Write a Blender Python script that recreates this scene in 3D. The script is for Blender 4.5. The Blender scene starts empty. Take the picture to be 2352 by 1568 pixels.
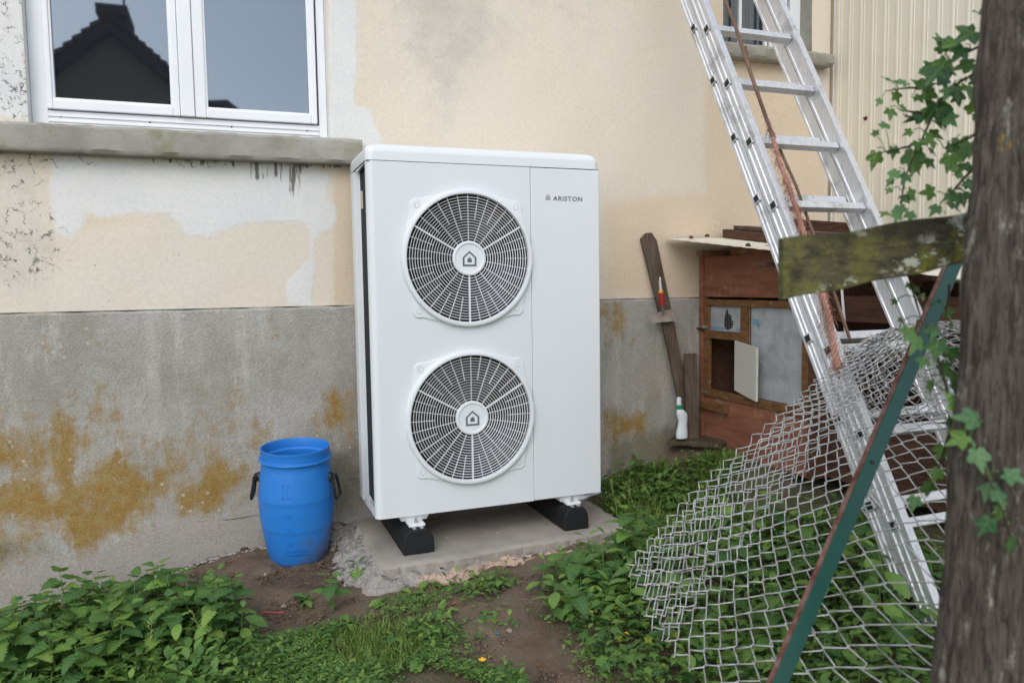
import bpy, bmesh, math, random
import numpy as np
from mathutils import Vector, Matrix, Euler
random.seed(7); RNG = np.random.default_rng(7)
S = bpy.context.scene
COL = S.collection
rad = math.radians

# ------------------------------------------------------------------ camera
F_PX, YAW, PITCH, ROLL = 1742.74, .3590, .0744, -.0148       # solved from the heat pump's edges
CAM = np.array([-.5049, -2.8526, .8903])
def _basis():
    cy, sy, cp, sp = math.cos(YAW), math.sin(YAW), math.cos(PITCH), math.sin(PITCH)
    fwd = np.array([sy*cp, cy*cp, -sp]); right = np.array([cy, -sy, 0.]); up = np.cross(right, fwd)
    cr, sr = math.cos(ROLL), math.sin(ROLL)
    return cr*right+sr*up, -sr*right+cr*up, fwd
BR, BU, BF = _basis()
cam_d = bpy.data.cameras.new('camera'); cam = bpy.data.objects.new('camera', cam_d); COL.objects.link(cam)
cam.matrix_world = Matrix(((BR[0], BU[0], -BF[0], CAM[0]), (BR[1], BU[1], -BF[1], CAM[1]), (BR[2], BU[2], -BF[2], CAM[2]), (0, 0, 0, 1)))
cam_d.sensor_width = 36; cam_d.lens = F_PX/2352*36; cam_d.clip_start = .05; cam_d.clip_end = 500
cam_d.dof.use_dof = True; cam_d.dof.focus_distance = 2.95; cam_d.dof.aperture_fstop = 3.0
S.camera = cam
# ------------------------------------------------------------------ world, sun, exposure
W = bpy.data.worlds.new('World'); S.world = W; W.use_nodes = True
wn = W.node_tree; bg = wn.nodes['Background']
SUN_EL, SUN_AZ = rad(40), rad(207)          # azimuth measured clockwise from +Y
sky = wn.nodes.new('ShaderNodeTexSky'); sky.sky_type = 'NISHITA'; sky.sun_disc = False
sky.sun_elevation = SUN_EL; sky.sun_rotation = SUN_AZ
sky.air_density = 1.0; sky.dust_density = 1.2; sky.ozone_density = 1.0
hs = wn.nodes.new('ShaderNodeHueSaturation'); hs.inputs['Saturation'].default_value = .55
wn.links.new(sky.outputs[0], hs.inputs['Color']); wn.links.new(hs.outputs[0], bg.inputs['Color'])
bg.inputs['Strength'].default_value = .15
sun_d = bpy.data.lights.new('sun', 'SUN'); sun = bpy.data.objects.new('sun', sun_d); COL.objects.link(sun)
sun_d.energy = .62; sun_d.angle = rad(50); sun_d.color = (1, .985, .965)
sdir = Vector((math.sin(SUN_AZ)*math.cos(SUN_EL), math.cos(SUN_AZ)*math.cos(SUN_EL), math.sin(SUN_EL)))
sun.rotation_euler = sdir.to_track_quat('Z', 'Y').to_euler()
S.view_settings.view_transform = 'Standard'; S.view_settings.look = 'None'
S.view_settings.exposure = 0.67; S.view_settings.gamma = 1; S.view_settings.use_curve_mapping = False
S.render.engine = 'CYCLES'

# ------------------------------------------------------------------ where a sight line meets a real surface
def ray(px, py): return (px-1176)/F_PX*BR+(784-py)/F_PX*BU+BF
def on_z(px, py, z): d = ray(px, py); return CAM+d*(z-CAM[2])/d[2]
def on_y(px, py, y): d = ray(px, py); return CAM+d*(y-CAM[1])/d[1]
def on_x(px, py, x): d = ray(px, py); return CAM+d*(x-CAM[0])/d[0]
def at_depth(px, py, t): return CAM+ray(px, py)*t
GP = np.array([(-2.6, .5, -.42), (-1.35, .5, -.33), (-.9, .5, -.275), (-.42, .5, -.215), (-.07, .5, -.135), (-.3, .16, -.20), (.1, -.22, -.21), (.7, -.26, -.185),
    (.5, .3, -.21), (.95, .45, -.17), (1.12, .5, -.11), (1.12, .2, -.165), (1.12, -.1, -.17), (1.0, -.35, -.165), (1.4, .5, -.03), (1.8, .5, .06), (1.75, .05, .06), (1.35, -1.25, -.07), (1.8, -1., 0), (-1.1, -.5, -.31), (-.4, -.7, -.26),
    (.2, -1., -.24), (.8, -1.2, -.17), (1.2, -1.5, -.10), (-.5, -2.85, -.36), (2.6, -2.8, -.05), (-2.6, -2.8, -.45), (-.6, -.2, -.25), (1.2, -.5, -.09)])
def gz(x, y):
    x = np.asarray(x, float); y = np.asarray(y, float)
    d2 = (x[..., None]-GP[:, 0])**2+(y[..., None]-GP[:, 1])**2+.02
    w = d2**-1.6
    return (w*GP[:, 2]).sum(-1)/w.sum(-1)
def on_ground(px, py):
    z = -.2
    for _ in range(8):
        P = on_z(px, py, z); z = float(gz(P[0], P[1]))
    return np.array([P[0], P[1], z])

# ------------------------------------------------------------------ scene graph helpers
def thing(name, label, cat, loc=(0, 0, 0), group=None, kind=None):
    o = bpy.data.objects.new(name, None); COL.objects.link(o); o.location = loc; o.empty_display_size = .05
    tag(o, label, cat, group, kind); return o
def tag(o, label=None, cat=None, group=None, kind=None):
    if label: o['label'] = label
    if cat: o['category'] = cat
    if group: o['group'] = group
    if kind: o['kind'] = kind
    return o
def link_mesh(name, me, parent=None):
    o = bpy.data.objects.new(name, me); COL.objects.link(o)
    if parent is not None:
        o.parent = parent
        if parent.type == 'EMPTY': o.location = -parent.location      # meshes are written in world metres
    return o
class MB:
    """collects verts and faces of ONE piece"""
    def __init__(s): s.v = []; s.f = []
    def add(s, vs, fs):
        n = len(s.v); s.v.extend([tuple(map(float, p)) for p in vs]); s.f.extend([tuple(i+n for i in f) for f in fs]); return s
    def hexa(s, p): return s.add(p, [(0, 3, 2, 1), (4, 5, 6, 7), (0, 1, 5, 4), (1, 2, 6, 5), (2, 3, 7, 6), (3, 0, 4, 7)])
    def box(s, a, b):
        (x0, y0, z0), (x1, y1, z1) = a, b
        return s.hexa([(x0, y0, z0), (x1, y0, z0), (x1, y1, z0), (x0, y1, z0), (x0, y0, z1), (x1, y0, z1), (x1, y1, z1), (x0, y1, z1)])
    def obox(s, o, ex, ey, ez):
        """box from a corner and three edge vectors"""
        o, ex, ey, ez = map(np.asarray, (o, ex, ey, ez))
        return s.hexa([o, o+ex, o+ex+ey, o+ey, o+ez, o+ex+ez, o+ex+ey+ez, o+ey+ez])
    def prism(s, poly, d):
        poly = [np.asarray(p, float) for p in poly]; d = np.asarray(d, float); n = len(poly)
        return s.add(poly+[p+d for p in poly], [tuple(range(n))[::-1], tuple(range(n, 2*n))]+[(i, (i+1) % n, n+(i+1) % n, n+i) for i in range(n)])
    def tube(s, pts, r, n=8, cap=True):
        pts = [np.asarray(p, float) for p in pts]; m = len(pts)
        rr = r if hasattr(r, '__len__') else [r]*m
        up = None; rings = []
        for i, p in enumerate(pts):
            t = pts[min(i+1, m-1)]-pts[max(i-1, 0)]; t = t/(np.linalg.norm(t)+1e-9)
            if up is None: up = np.cross(t, (0, 0, 1) if abs(t[2]) < .9 else (1, 0, 0))
            up = up-t*np.dot(up, t); up = up/(np.linalg.norm(up)+1e-9); sd = np.cross(t, up)
            rings += [p+rr[i]*(math.cos(a)*up+math.sin(a)*sd) for a in np.linspace(0, 2*math.pi, n, endpoint=False)]
        fs = [(i*n+j, i*n+(j+1) % n, (i+1)*n+(j+1) % n, (i+1)*n+j) for i in range(m-1) for j in range(n)]
        if cap: fs += [tuple(range(n))[::-1], tuple(range((m-1)*n, m*n))]
        return s.add(rings, fs)
    def lathe(s, prof, c, n=32, axis='z', close=False):
        """prof: (radius, height) list"""
        vs = []; m = len(prof)
        for r, h in prof:
            for k in range(n):
                a = 2*math.pi*k/n; u, w = r*math.cos(a), r*math.sin(a)
                vs.append((c[0]+u, c[1]+w, c[2]+h) if axis == 'z' else (c[0]+u, c[1]-h, c[2]+w) if axis == '-y' else (c[0]-h, c[1]+u, c[2]+w))
        fs = []
        for i in range(m-1 if not close else m):
            for k in range(n): fs.append((i*n+k, i*n+(k+1) % n, ((i+1) % m)*n+(k+1) % n, ((i+1) % m)*n+k))
        return s.add(vs, fs)
    def disc(s, c, r, n=32, axis='z'):
        vs = [((c[0]+r*math.cos(a), c[1]+r*math.sin(a), c[2]) if axis == 'z' else (c[0]+r*math.cos(a), c[1], c[2]+r*math.sin(a))) for a in np.linspace(0, 2*math.pi, n, endpoint=False)]
        return s.add(vs, [tuple(range(n))])
    def mesh(s, name, m, smooth=False, bevel=0, seg=2, fix=True):
        me = bpy.data.meshes.new(name); me.from_pydata(s.v, [], s.f)
        if fix or bevel:
            bm = bmesh.new(); bm.from_mesh(me)
            if bevel:
                bm.normal_update()
                es = [e for e in bm.edges if len(e.link_faces) == 2 and e.calc_face_angle(0) > rad(40)]
                bmesh.ops.bevel(bm, geom=es, offset=bevel, segments=seg, profile=.6, affect='EDGES', clamp_overlap=True)
            bmesh.ops.recalc_face_normals(bm, faces=bm.faces)
            bm.to_mesh(me); bm.free()
        if m: me.materials.append(m)
        if smooth:
            me.polygons.foreach_set('use_smooth', [True]*len(me.polygons))
            if smooth != 'all': me.set_sharp_from_angle(angle=rad(38))
        return me
    def build(s, name, m, parent=None, **k):
        o = link_mesh(name, s.mesh(name, m, **k), parent)
        if k.get('smooth') is True: w = o.modifiers.new('weighted', 'WEIGHTED_NORMAL'); w.keep_sharp = True; w.weight = 100
        return o
def flip_if(me): return me
def copy_tree(o, parent=None):
    c = o.copy(); COL.objects.link(c)
    if parent is not None: c.parent = parent
    for ch in o.children: copy_tree(ch, c)
    return c
def add_attr(me, name, arr):
    a = me.attributes.new(name, 'FLOAT', 'POINT'); a.data.foreach_set('value', np.asarray(arr, np.float32))

# ------------------------------------------------------------------ material helpers
def lin(r, g, b, k=1.0):
    f = lambda c: ((c/255+.055)/1.055)**2.4 if c > 10.3 else c/255/12.92
    return (f(r)*k, f(g)*k, f(b)*k, 1)
class M:
    def __init__(s, name, rough=.6, base=(.5, .5, .5, 1), metal=0., spec=.5):
        s.m = bpy.data.materials.new(name); s.m.use_nodes = True; s.nt = s.m.node_tree
        s.b = s.nt.nodes['Principled BSDF']; s.set('Roughness', rough); s.set('Base Color', base); s.set('Metallic', metal); s.set('Specular IOR Level', spec)
        s._tc = None
    def put(s, sock, v):
        if hasattr(v, 'is_output'): s.nt.links.new(v, sock)
        else: sock.default_value = v
    def set(s, n, v): s.put(s.b.inputs[n], v); return s
    def node(s, t, **kw):
        n = s.nt.nodes.new(t)
        for k, v in kw.items(): setattr(n, k, v)
        return n
    def co(s, kind='Object', scale=None):
        if s._tc is None: s._tc = s.node('ShaderNodeTexCoord')
        o = s._tc.outputs[kind]
        if scale is not None:
            mp = s.node('ShaderNodeMapping'); s.put(mp.inputs[0], o); mp.inputs['Scale'].default_value = scale; o = mp.outputs[0]
        return o
    def noise(s, scale, detail=4, rough=.55, vec=None, dist=0., out=0):
        n = s.node('ShaderNodeTexNoise'); s.put(n.inputs['Vector'], vec if vec is not None else s.co()); n.inputs['Scale'].default_value = scale
        n.inputs['Detail'].default_value = detail; n.inputs['Roughness'].default_value = rough; n.inputs['Distortion'].default_value = dist
        return n.outputs[out]
    def voro(s, scale, vec=None, feature='F1', out='Distance', rnd=1.):
        n = s.node('ShaderNodeTexVoronoi', feature=feature); s.put(n.inputs['Vector'], vec if vec is not None else s.co()); n.inputs['Scale'].default_value = scale
        n.inputs['Randomness'].default_value = rnd
        return n.outputs[out]
    def ramp(s, fac, stops, inter='LINEAR'):
        n = s.node('ShaderNodeValToRGB'); s.put(n.inputs[0], fac); cr = n.color_ramp; cr.interpolation = inter
        while len(cr.elements) < len(stops): cr.elements.new(.5)
        for e, (p, c) in zip(cr.elements, stops):
            e.position = p; e.color = (c, c, c, 1) if not hasattr(c, '__len__') else c
        return n.outputs[0]
    def mix(s, f, a, b, mode='MIX'):
        n = s.node('ShaderNodeMix', data_type='RGBA', blend_type=mode); s.put(n.inputs[0], f); s.put(n.inputs[6], a); s.put(n.inputs[7], b); return n.outputs[2]
    def math(s, op, a, b=0., clamp=False):
        n = s.node('ShaderNodeMath', operation=op, use_clamp=clamp); s.put(n.inputs[0], a); s.put(n.inputs[1], b); return n.outputs[0]
    def step(s, v, lo, hi):
        n = s.node('ShaderNodeMapRange', interpolation_type='SMOOTHSTEP'); s.put(n.inputs[0], v); n.inputs[1].default_value = lo; n.inputs[2].default_value = hi; return n.outputs[0]
    def attr(s, name): return s.node('ShaderNodeAttribute', attribute_name=name).outputs['Fac']
    def rnd(s): return s.node('ShaderNodeObjectInfo').outputs['Random']
    def sep(s, v):
        n = s.node('ShaderNodeSeparateXYZ'); s.put(n.inputs[0], v); return n.outputs
    def bump(s, h, strength=.3, dist=.01):
        n = s.node('ShaderNodeBump'); s.put(n.inputs['Height'], h); n.inputs['Strength'].default_value = strength; n.inputs['Distance'].default_value = dist
        s.nt.links.new(n.outputs[0], s.b.inputs['Normal']); return s

# --- wall render
def make_cream():
    q = M('cream_render', .88, spec=.25)
    n1 = q.noise(1.7, 5, .6); n2 = q.noise(9, 5, .65); nf = q.noise(70, 4, .6); nv = q.noise(5, 4, .6, vec=q.co(scale=(3, 1, .35)))
    base = q.mix(q.step(n1, .35, .7), lin(231, 220, 202, .90), lin(226, 218, 205, .90))
    base = q.mix(q.math('MULTIPLY', q.step(nv, .45, .75), .35), base, lin(236, 220, 195, .88))
    tan = q.math('MULTIPLY', q.step(q.math('ADD', q.attr('tan'), q.math('MULTIPLY', n2, .5)), .5, .95), .62)
    base = q.mix(tan, base, lin(226, 203, 172, .88))
    sm = q.step(q.math('ADD', q.attr('grey'), q.math('MULTIPLY', q.math('SUBTRACT', q.noise(6, 6, .7), .5), 1.5)), .25, .95)
    base = q.mix(q.math('MULTIPLY', sm, .75), base, lin(227, 220, 208, .90))
    sg = q.step(q.math('ADD', q.attr('smudge'), q.math('MULTIPLY', q.math('SUBTRACT', q.noise(5, 7, .75), .5), 1.6)), .25, 1.0)
    base = q.mix(q.math('MULTIPLY', sg, .55), base, lin(184, 180, 170, .88))
    edge = q.math('MULTIPLY', q.math('SUBTRACT', q.noise(13, 6, .65), .5), .9)
    wm = q.step(q.math('ADD', q.attr('white'), edge), .34, .66)
    wcol = q.mix(q.step(q.noise(4, 4), .4, .7), lin(234, 237, 238, .9), lin(224, 229, 233, .9))
    base = q.mix(q.math('MULTIPLY', wm, .72), base, wcol)
    # black mould: broken, branching specks inside the painted-on mask
    wv = q.node('ShaderNodeVectorMath', operation='ADD'); q.put(wv.inputs[0], q.co()); sc_ = q.node('ShaderNodeVectorMath', operation='SCALE'); q.put(sc_.inputs[0], q.noise(14, 5, .7, out=1)); sc_.inputs[3].default_value = .10; q.put(wv.inputs[1], sc_.outputs[0])
    ln = q.math('MULTIPLY', q.step(q.voro(17, vec=wv.outputs[0], feature='DISTANCE_TO_EDGE'), .05, .02), q.step(q.noise(24, 5, .7), .48, .58))
    bl = q.math('MULTIPLY', q.step(q.noise(48, 7, .75, vec=wv.outputs[0]), .56, .62), q.step(q.noise(13, 4, .7), .45, .6))
    mk = q.math('MULTIPLY', q.math('MAXIMUM', ln, bl), q.step(q.math('ADD', q.attr('mould'), q.math('MULTIPLY', q.math('SUBTRACT', q.noise(7, 5, .7), .5), 1.7)), .22, .46))
    dr = q.noise(46, 4, .6, vec=q.co(scale=(1, 1, .07)))
    dm = q.math('MULTIPLY', q.step(dr, .51, .57), q.step(q.math('ADD', q.attr('drip'), q.math('MULTIPLY', q.math('SUBTRACT', q.noise(30, 3), .5), .8)), .22, .5))
    sp = q.step(q.voro(16, vec=q.co(scale=(1, 1, .8))), .06, .03)
    sp = q.math('MULTIPLY', sp, q.step(q.noise(3.3, 3), .55, .62))
    blk = q.math('MAXIMUM', q.math('MULTIPLY', mk, .85), q.math('MAXIMUM', q.math('MULTIPLY', dm, .8), q.math('MULTIPLY', sp, .55)))
    base = q.mix(blk, base, lin(72, 68, 60))
    base = q.mix(1., base, q.ramp(nf, [(.3, .93), (.7, 1.04)]), 'MULTIPLY')
    q.set('Base Color', base)
    h = q.math('ADD', q.math('MULTIPLY', nf, .35), q.math('ADD', q.math('MULTIPLY', n2, .6), q.math('MULTIPLY', wm, .25)))
    q.bump(h, .35, .012); return q.m
def make_plinth():
    q = M('plinth_render', .92, spec=.2)
    n1 = q.noise(2.2, 6, .65); n2 = q.noise(14, 5, .65); nf = q.noise(140, 3, .6); nv = q.noise(7, 5, .65, vec=q.co(scale=(1.6, 1, .3)))
    base = q.mix(q.step(n1, .35, .68), lin(174, 172, 166, .95), lin(154, 150, 139, .95))
    base = q.mix(q.math('MULTIPLY', q.step(nv, .5, .75), .6), base, lin(196, 193, 186, .95))
    och = q.step(q.math('ADD', q.attr('ochre'), q.math('ADD', q.math('MULTIPLY', q.math('SUBTRACT', q.noise(7, 9, .8), .5), 2.6), q.math('MULTIPLY', q.math('SUBTRACT', q.noise(16, 5, .7, vec=q.co(scale=(1, 1, .22))), .5), 1.5))), .08, .92)
    oc = q.mix(q.step(q.noise(22, 6, .7), .35, .7), lin(152, 114, 36, .9), lin(158, 136, 76, .9))
    base = q.mix(q.math('MULTIPLY', och, .9), base, oc)
    pale = q.step(q.math('ADD', q.attr('pale'), q.math('MULTIPLY', q.math('SUBTRACT', q.noise(9, 6, .7), .5), .8)), .38, .6)
    base = q.mix(q.math('MULTIPLY', pale, .75), base, lin(170, 164, 154, .92))
    damp = q.step(q.math('ADD', q.attr('damp'), q.math('MULTIPLY', q.math('SUBTRACT', q.noise(10, 6, .7), .5), .9)), .35, .75)
    base = q.mix(q.math('MULTIPLY', damp, .65), base, lin(112, 107, 76, .85))
    spk = q.math('MULTIPLY', q.step(q.voro(165), .30, .14), q.step(q.noise(55, 4, .7), .42, .62))
    base = q.mix(q.math('MULTIPLY', spk, .5), base, lin(228, 224, 214, .98))
    dk = q.math('MULTIPLY', q.step(q.voro(190, vec=q.co(scale=(1.1, 1, .9))), .2, .1), q.step(q.noise(45, 2), .45, .6))
    base = q.mix(q.math('MULTIPLY', dk, .45), base, lin(84, 78, 62))
    lic = q.math('MULTIPLY', q.step(q.voro(26), .2, .12), q.step(q.noise(3.5, 3), .56, .64))
    base = q.mix(q.math('MULTIPLY', lic, .6), base, lin(196, 194, 186)); base = q.mix(1., base, q.ramp(nf, [(.3, .80), (.7, 1.12)]), 'MULTIPLY')
    q.set('Base Color', base)
    q.bump(q.math('ADD', q.math('MULTIPLY', nf, .6), q.math('ADD', n2, q.math('MULTIPLY', spk, .4))), .55, .012); return q.m
def make_concrete(name, c1, c2, moss=None, sc=1.):
    q = M(name, .9, spec=.2)
    b = q.mix(q.step(q.noise(4*sc, 6, .65), .3, .7), c1, c2)
    b = q.mix(q.math('MULTIPLY', q.step(q.voro(55*sc), .14, .05), q.step(q.noise(9*sc, 2), .45, .6)), b, lin(70, 66, 58))
    if moss: b = q.mix(q.math('MULTIPLY', q.step(q.noise(3.2*sc, 5, .7), .52, .72), .8), b, moss)
    b = q.mix(q.math('MULTIPLY', q.step(q.voro(30*sc), .2, .1), q.step(q.noise(6*sc, 2), .58, .66)), b, lin(205, 203, 196, .95))
    q.set('Base Color', b); q.bump(q.math('ADD', q.noise(60*sc, 5, .65), q.noise(12*sc, 4)), .4, .008); return q.m
def make_wood(name, c1, c2, grain=(1, 1, 8), lichen=None, moss=None, streak=(1, 1, 1), rough=.85, ls=22, dark=None):
    """grain: object-space scale, large across the fibres"""
    q = M(name, rough, spec=.25)
    v = q.co(scale=grain)
    g = q.noise(5, 6, .65, vec=v, dist=.4)
    b = q.mix(q.step(g, .3, .7), c1, c2)
    b = q.mix(q.math('MULTIPLY', q.step(q.noise(18, 3, .6, vec=v), .55, .65), .55), b, dark or tuple(c*.35 for c in c1[:3])+(1,))
    if moss:
        b = q.mix(q.math('MULTIPLY', q.step(q.noise(9, 6, .7), .42, .62), .85), b, moss[0])
        b = q.mix(q.math('MULTIPLY', q.step(q.noise(13, 5, .7), .55, .68), .8), b, moss[1])
    if lichen:
        vv = q.co(scale=streak)
        m = q.math('MULTIPLY', q.step(q.voro(ls, vec=vv), .30, .12), q.step(q.noise(11, 5, .75), .50, .66))
        b = q.mix(q.math('MULTIPLY', m, .62), b, lichen)
    q.set('Base Color', b); q.bump(q.math('ADD', g, q.math('MULTIPLY', q.noise(40, 4, .6, vec=v), .5)), .45, .006); return q.m
def make_paint(name, c, rough=.35, spec=.5, vary=.06, dirt=None, bump=.05):
    q = M(name, rough, spec=spec)
    b = q.mix(1., c, q.ramp(q.noise(6, 4), [(.3, 1-vary), (.7, 1+vary*.4)]), 'MULTIPLY')
    if dirt: b = q.mix(q.math('MULTIPLY', q.step(q.noise(dirt[1], 6, .7), dirt[2], dirt[2]+.2), dirt[3]), b, dirt[0])
    q.set('Base Color', b); q.bump(q.noise(220, 2), bump, .001); return q.m
def make_metal(name, c, rough=.42, brush=(1, 1, .04)):
    q = M(name, rough, metal=.85)
    n = q.noise(120, 3, .6, vec=q.co(scale=brush)); d = q.noise(9, 6, .7)
    b = q.mix(q.step(n, .3, .7), c, tuple(k*.88 for k in c[:3])+(1,))
    b = q.mix(q.math('MULTIPLY', q.step(d, .5, .72), .5), b, lin(128, 126, 118))
    q.set('Base Color', b); q.set('Roughness', q.ramp(d, [(.3, rough-.06), (.75, rough+.2)])); return q.m
def make_leaf(name, c1, c2, vein=.35, veins=7., gloss=.45, yellow=None):
    q = M(name, gloss, spec=.35)
    xyz = q.sep(q.co('UV')); ax = q.math('ABSOLUTE', q.math('SUBTRACT', xyz[0], .5)); y = xyz[1]
    st = q.math('SINE', q.math('MULTIPLY', q.math('SUBTRACT', q.math('MULTIPLY', y, veins), q.math('MULTIPLY', ax, veins*1.1)), 6.283))
    mid = q.step(ax, .035, .012); vn = q.math('MAXIMUM', mid, q.step(st, .86, 1.))
    r = q.math('FRACT', q.math('ADD', q.rnd(), q.attr('tint')))
    b = q.mix(q.step(r, 0, 1), c1, c2)
    if yellow: b = q.mix(q.math('MULTIPLY', q.step(r, .9, .98), .4), b, yellow)
    b = q.mix(q.math('MULTIPLY', q.step(q.noise(40, 4), .4, .75), .3), b, tuple(k*.55 for k in c1[:3])+(1,))
    b = q.mix(q.math('MULTIPLY', vn, vein), b, lin(150, 176, 110, .8))
    q.set('Base Color', b)
    q.bump(q.math('ADD', q.math('MULTIPLY', vn, -1.), q.math('MULTIPLY', st, .35)), .35, .003)
    tr = q.node('ShaderNodeBsdfTranslucent'); q.put(tr.inputs[0], q.mix(.5, b, lin(120, 170, 40, .7)))
    mx = q.node('ShaderNodeMixShader'); mx.inputs[0].default_value = .28
    out = q.nt.nodes['Material Output']; q.nt.links.new(q.b.outputs[0], mx.inputs[1]); q.nt.links.new(tr.outputs[0], mx.inputs[2]); q.nt.links.new(mx.outputs[0], out.inputs[0])
    return q.m
def plain(name, c, rough=.6, metal=0., spec=.5): return M(name, rough, c, metal, spec).m

mt = dict(
    cream=make_cream(), plinth=make_plinth(),
    sill=make_concrete('sill_concrete', lin(172, 170, 161, .92), lin(150, 147, 137, .92), lin(136, 136, 104, .85)),
    pad=make_concrete('pad_concrete', lin(176, 169, 158, .9), lin(152, 146, 136, .9)),
    mullion=make_paint('window_white', (.80, .82, .85, 1), .32, vary=.03),
    jamb=make_paint('painted_reveal', (.76, .76, .74, 1), .7, vary=.08, dirt=(lin(190, 178, 156), 5, .55, .6)),
    unit=make_paint('unit_white', (.70, .735, .755, 1), .38, vary=.015),
    unit2=make_paint('guard_white', (.735, .765, .785, 1), .3, vary=.015),
    seam=plain('seam_grey', lin(120, 128, 134), .6),
    dark=plain('cavity_black', (.012, .013, .014, 1), .6),
    blade=plain('fan_blade_grey', (.022, .025, .028, 1), .4),
    logo=plain('print_grey', lin(96, 101, 106), .5),
    pale=plain('bead_teal_white', (.62, .72, .73, 1), .5),
    shroud=plain('shroud_black', (.010, .011, .012, 1), .5),
    coil=M('coil_fins', .55, metal=.3).set('Base Color', (.035, .045, .052, 1)).m,
    rubber=None, steel=make_metal('zinc_steel', (.62, .63, .64, 1), .38), alu=make_metal('ladder_aluminium', (.80, .81, .83, 1), .5),
    black=make_paint('black_plastic', (.014, .015, .016, 1), .42, vary=.2),
    galv=make_metal('galvanised_wire', (.62, .62, .605, 1), .48, brush=(1, 1, 1)),
    cladding=make_paint('cladding_cream', lin(236, 229, 211, .9), .45, vary=.04, dirt=(lin(196, 184, 160), 3, .55, .35)),
    hutch=None, green=make_paint('post_green', lin(18, 76, 66), .45, vary=.25, dirt=(lin(60, 110, 100), 14, .6, .5)),
    plank=make_wood('grey_brown_plank', lin(112, 98, 86), lin(82, 69, 59), (14, 14, 1.2)),
    board=make_wood('brown_board', lin(104, 74, 58), lin(70, 50, 42), (14, 1.2, 14)),
    frame=make_wood('frame_wood', lin(134, 98, 62), lin(104, 72, 46), (9, 3, 9), lichen=lin(170, 160, 130), ls=30),
    rotten=make_wood('rotten_wood', lin(88, 78, 62), lin(58, 48, 38), (3, 9, 9), moss=(lin(84, 78, 58), lin(104, 100, 84))),
    rail=make_wood('mossy_rail', lin(108, 102, 82), lin(76, 72, 58), (2, 2, 12), lichen=lin(196, 198, 180, .9), moss=(lin(112, 114, 66), lin(140, 136, 48)), streak=(.7, .7, 1.3), ls=26),
    post=make_wood('fence_post_wood', lin(76, 69, 63), lin(47, 42, 38), (26, 26, 1.1), lichen=lin(150, 146, 136, .8), streak=(1.5, 1.5, .3), ls=62, moss=(lin(84, 76, 62), lin(92, 82, 50))),
    glass=None, paper=make_paint('white_sheet', lin(220, 224, 226, .92), .6, vary=.12, dirt=(lin(164, 170, 176), 8, .44, .75)),
    door=make_paint('small_door_white', lin(216, 214, 204, .9), .45, vary=.06, dirt=(lin(176, 150, 110), 8, .62, .5)),
    bluetape=plain('blue_print', lin(120, 178, 212), .6), rope=make_wood('rope_pink', lin(186, 142, 126), lin(146, 104, 90), (1, 1, 1), rough=.95),
    rope2=make_wood('rope_brown', lin(134, 108, 92), lin(102, 82, 66), (1, 1, 1), rough=.95),
    nettle=make_leaf('nettle_leaf', lin(76, 118, 64, .88), lin(128, 170, 78, .88), yellow=lin(160, 176, 84)), nstem=plain('nettle_stem', lin(92, 122, 66), .6),
    ivy=make_leaf('ivy_leaf', lin(66, 106, 62, .88), lin(112, 154, 70, .88), vein=.45, veins=4., gloss=.32, yellow=lin(190, 190, 60)),
    ivy2=make_leaf('ivy_leaf_pale', lin(66, 110, 74, .9), lin(112, 156, 100, .9), vein=.35, veins=4., gloss=.32),
    ivystem=plain('ivy_stem', lin(70, 58, 44), .8),
    clover=make_leaf('ground_leaf', lin(84, 124, 64, .9), lin(138, 174, 84, .9), vein=.25, veins=4.),
    grass=make_leaf('grass_blade', lin(96, 130, 60, .9), lin(150, 172, 86, .9), vein=.1, veins=1., yellow=lin(150, 140, 84)),
    petal=plain('yellow_petal', lin(240, 190, 20), .5), white=plain('white_petal', (.8, .8, .78, 1), .6),
)
q = M('rubber_black', .75, spec=.3); q.set('Base Color', q.mix(q.math('MULTIPLY', q.step(q.noise(9, 6, .7), .58, .75), .35), (.013, .014, .015, 1), lin(105, 100, 94))); q.bump(q.noise(180, 3), .25, .002); mt['rubber'] = q.m
q = M('hutch_paint', .8, spec=.25); g = q.noise(4, 6, .65, vec=q.co(scale=(8, 1.2, 8)))
b = q.mix(q.step(g, .3, .7), lin(154, 102, 80), lin(124, 80, 62)); b = q.mix(q.math('MULTIPLY', q.step(q.noise(7, 6, .75), .52, .68), .7), b, lin(172, 138, 112))
q.set('Base Color', b); q.bump(g, .3, .004); mt['hutch'] = q.m
q = M('window_glass', .02, (.018, .02, .024, 1)); q.set('IOR', 2.7); q.set('Specular Tint', (.78, .90, 1, 1)); mt['glass'] = q.m
def make_barrel():
    q = M('barrel_blue', .42, spec=.45)
    z = q.sep(q.co())[2]; n = q.noise(7, 6, .7); x = q.sep(q.co())[0]
    b = q.mix(q.step(q.noise(3, 3), .3, .7), (.018, .185, .58, 1), (.023, .205, .63, 1))
    f = q.math('ADD', q.math('ADD', q.math('MULTIPLY', z, -1.7), q.math('MULTIPLY', x, 1.6)), q.math('MULTIPLY', q.math('SUBTRACT', n, .5), 1.6))
    b = q.mix(q.math('MULTIPLY', q.step(f, -.28, .42), .8), b, lin(92, 92, 84))
    b = q.mix(q.math('MULTIPLY', q.step(q.voro(24), .1, .04), q.step(q.noise(5, 2), .5, .6)), b, lin(140, 150, 150))
    q.set('Base Color', b); q.set('Roughness', q.ramp(n, [(.3, .36), (.75, .6)])); q.bump(q.noise(60, 3), .06, .002); return q.m
mt['barrel'] = make_barrel()
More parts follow.
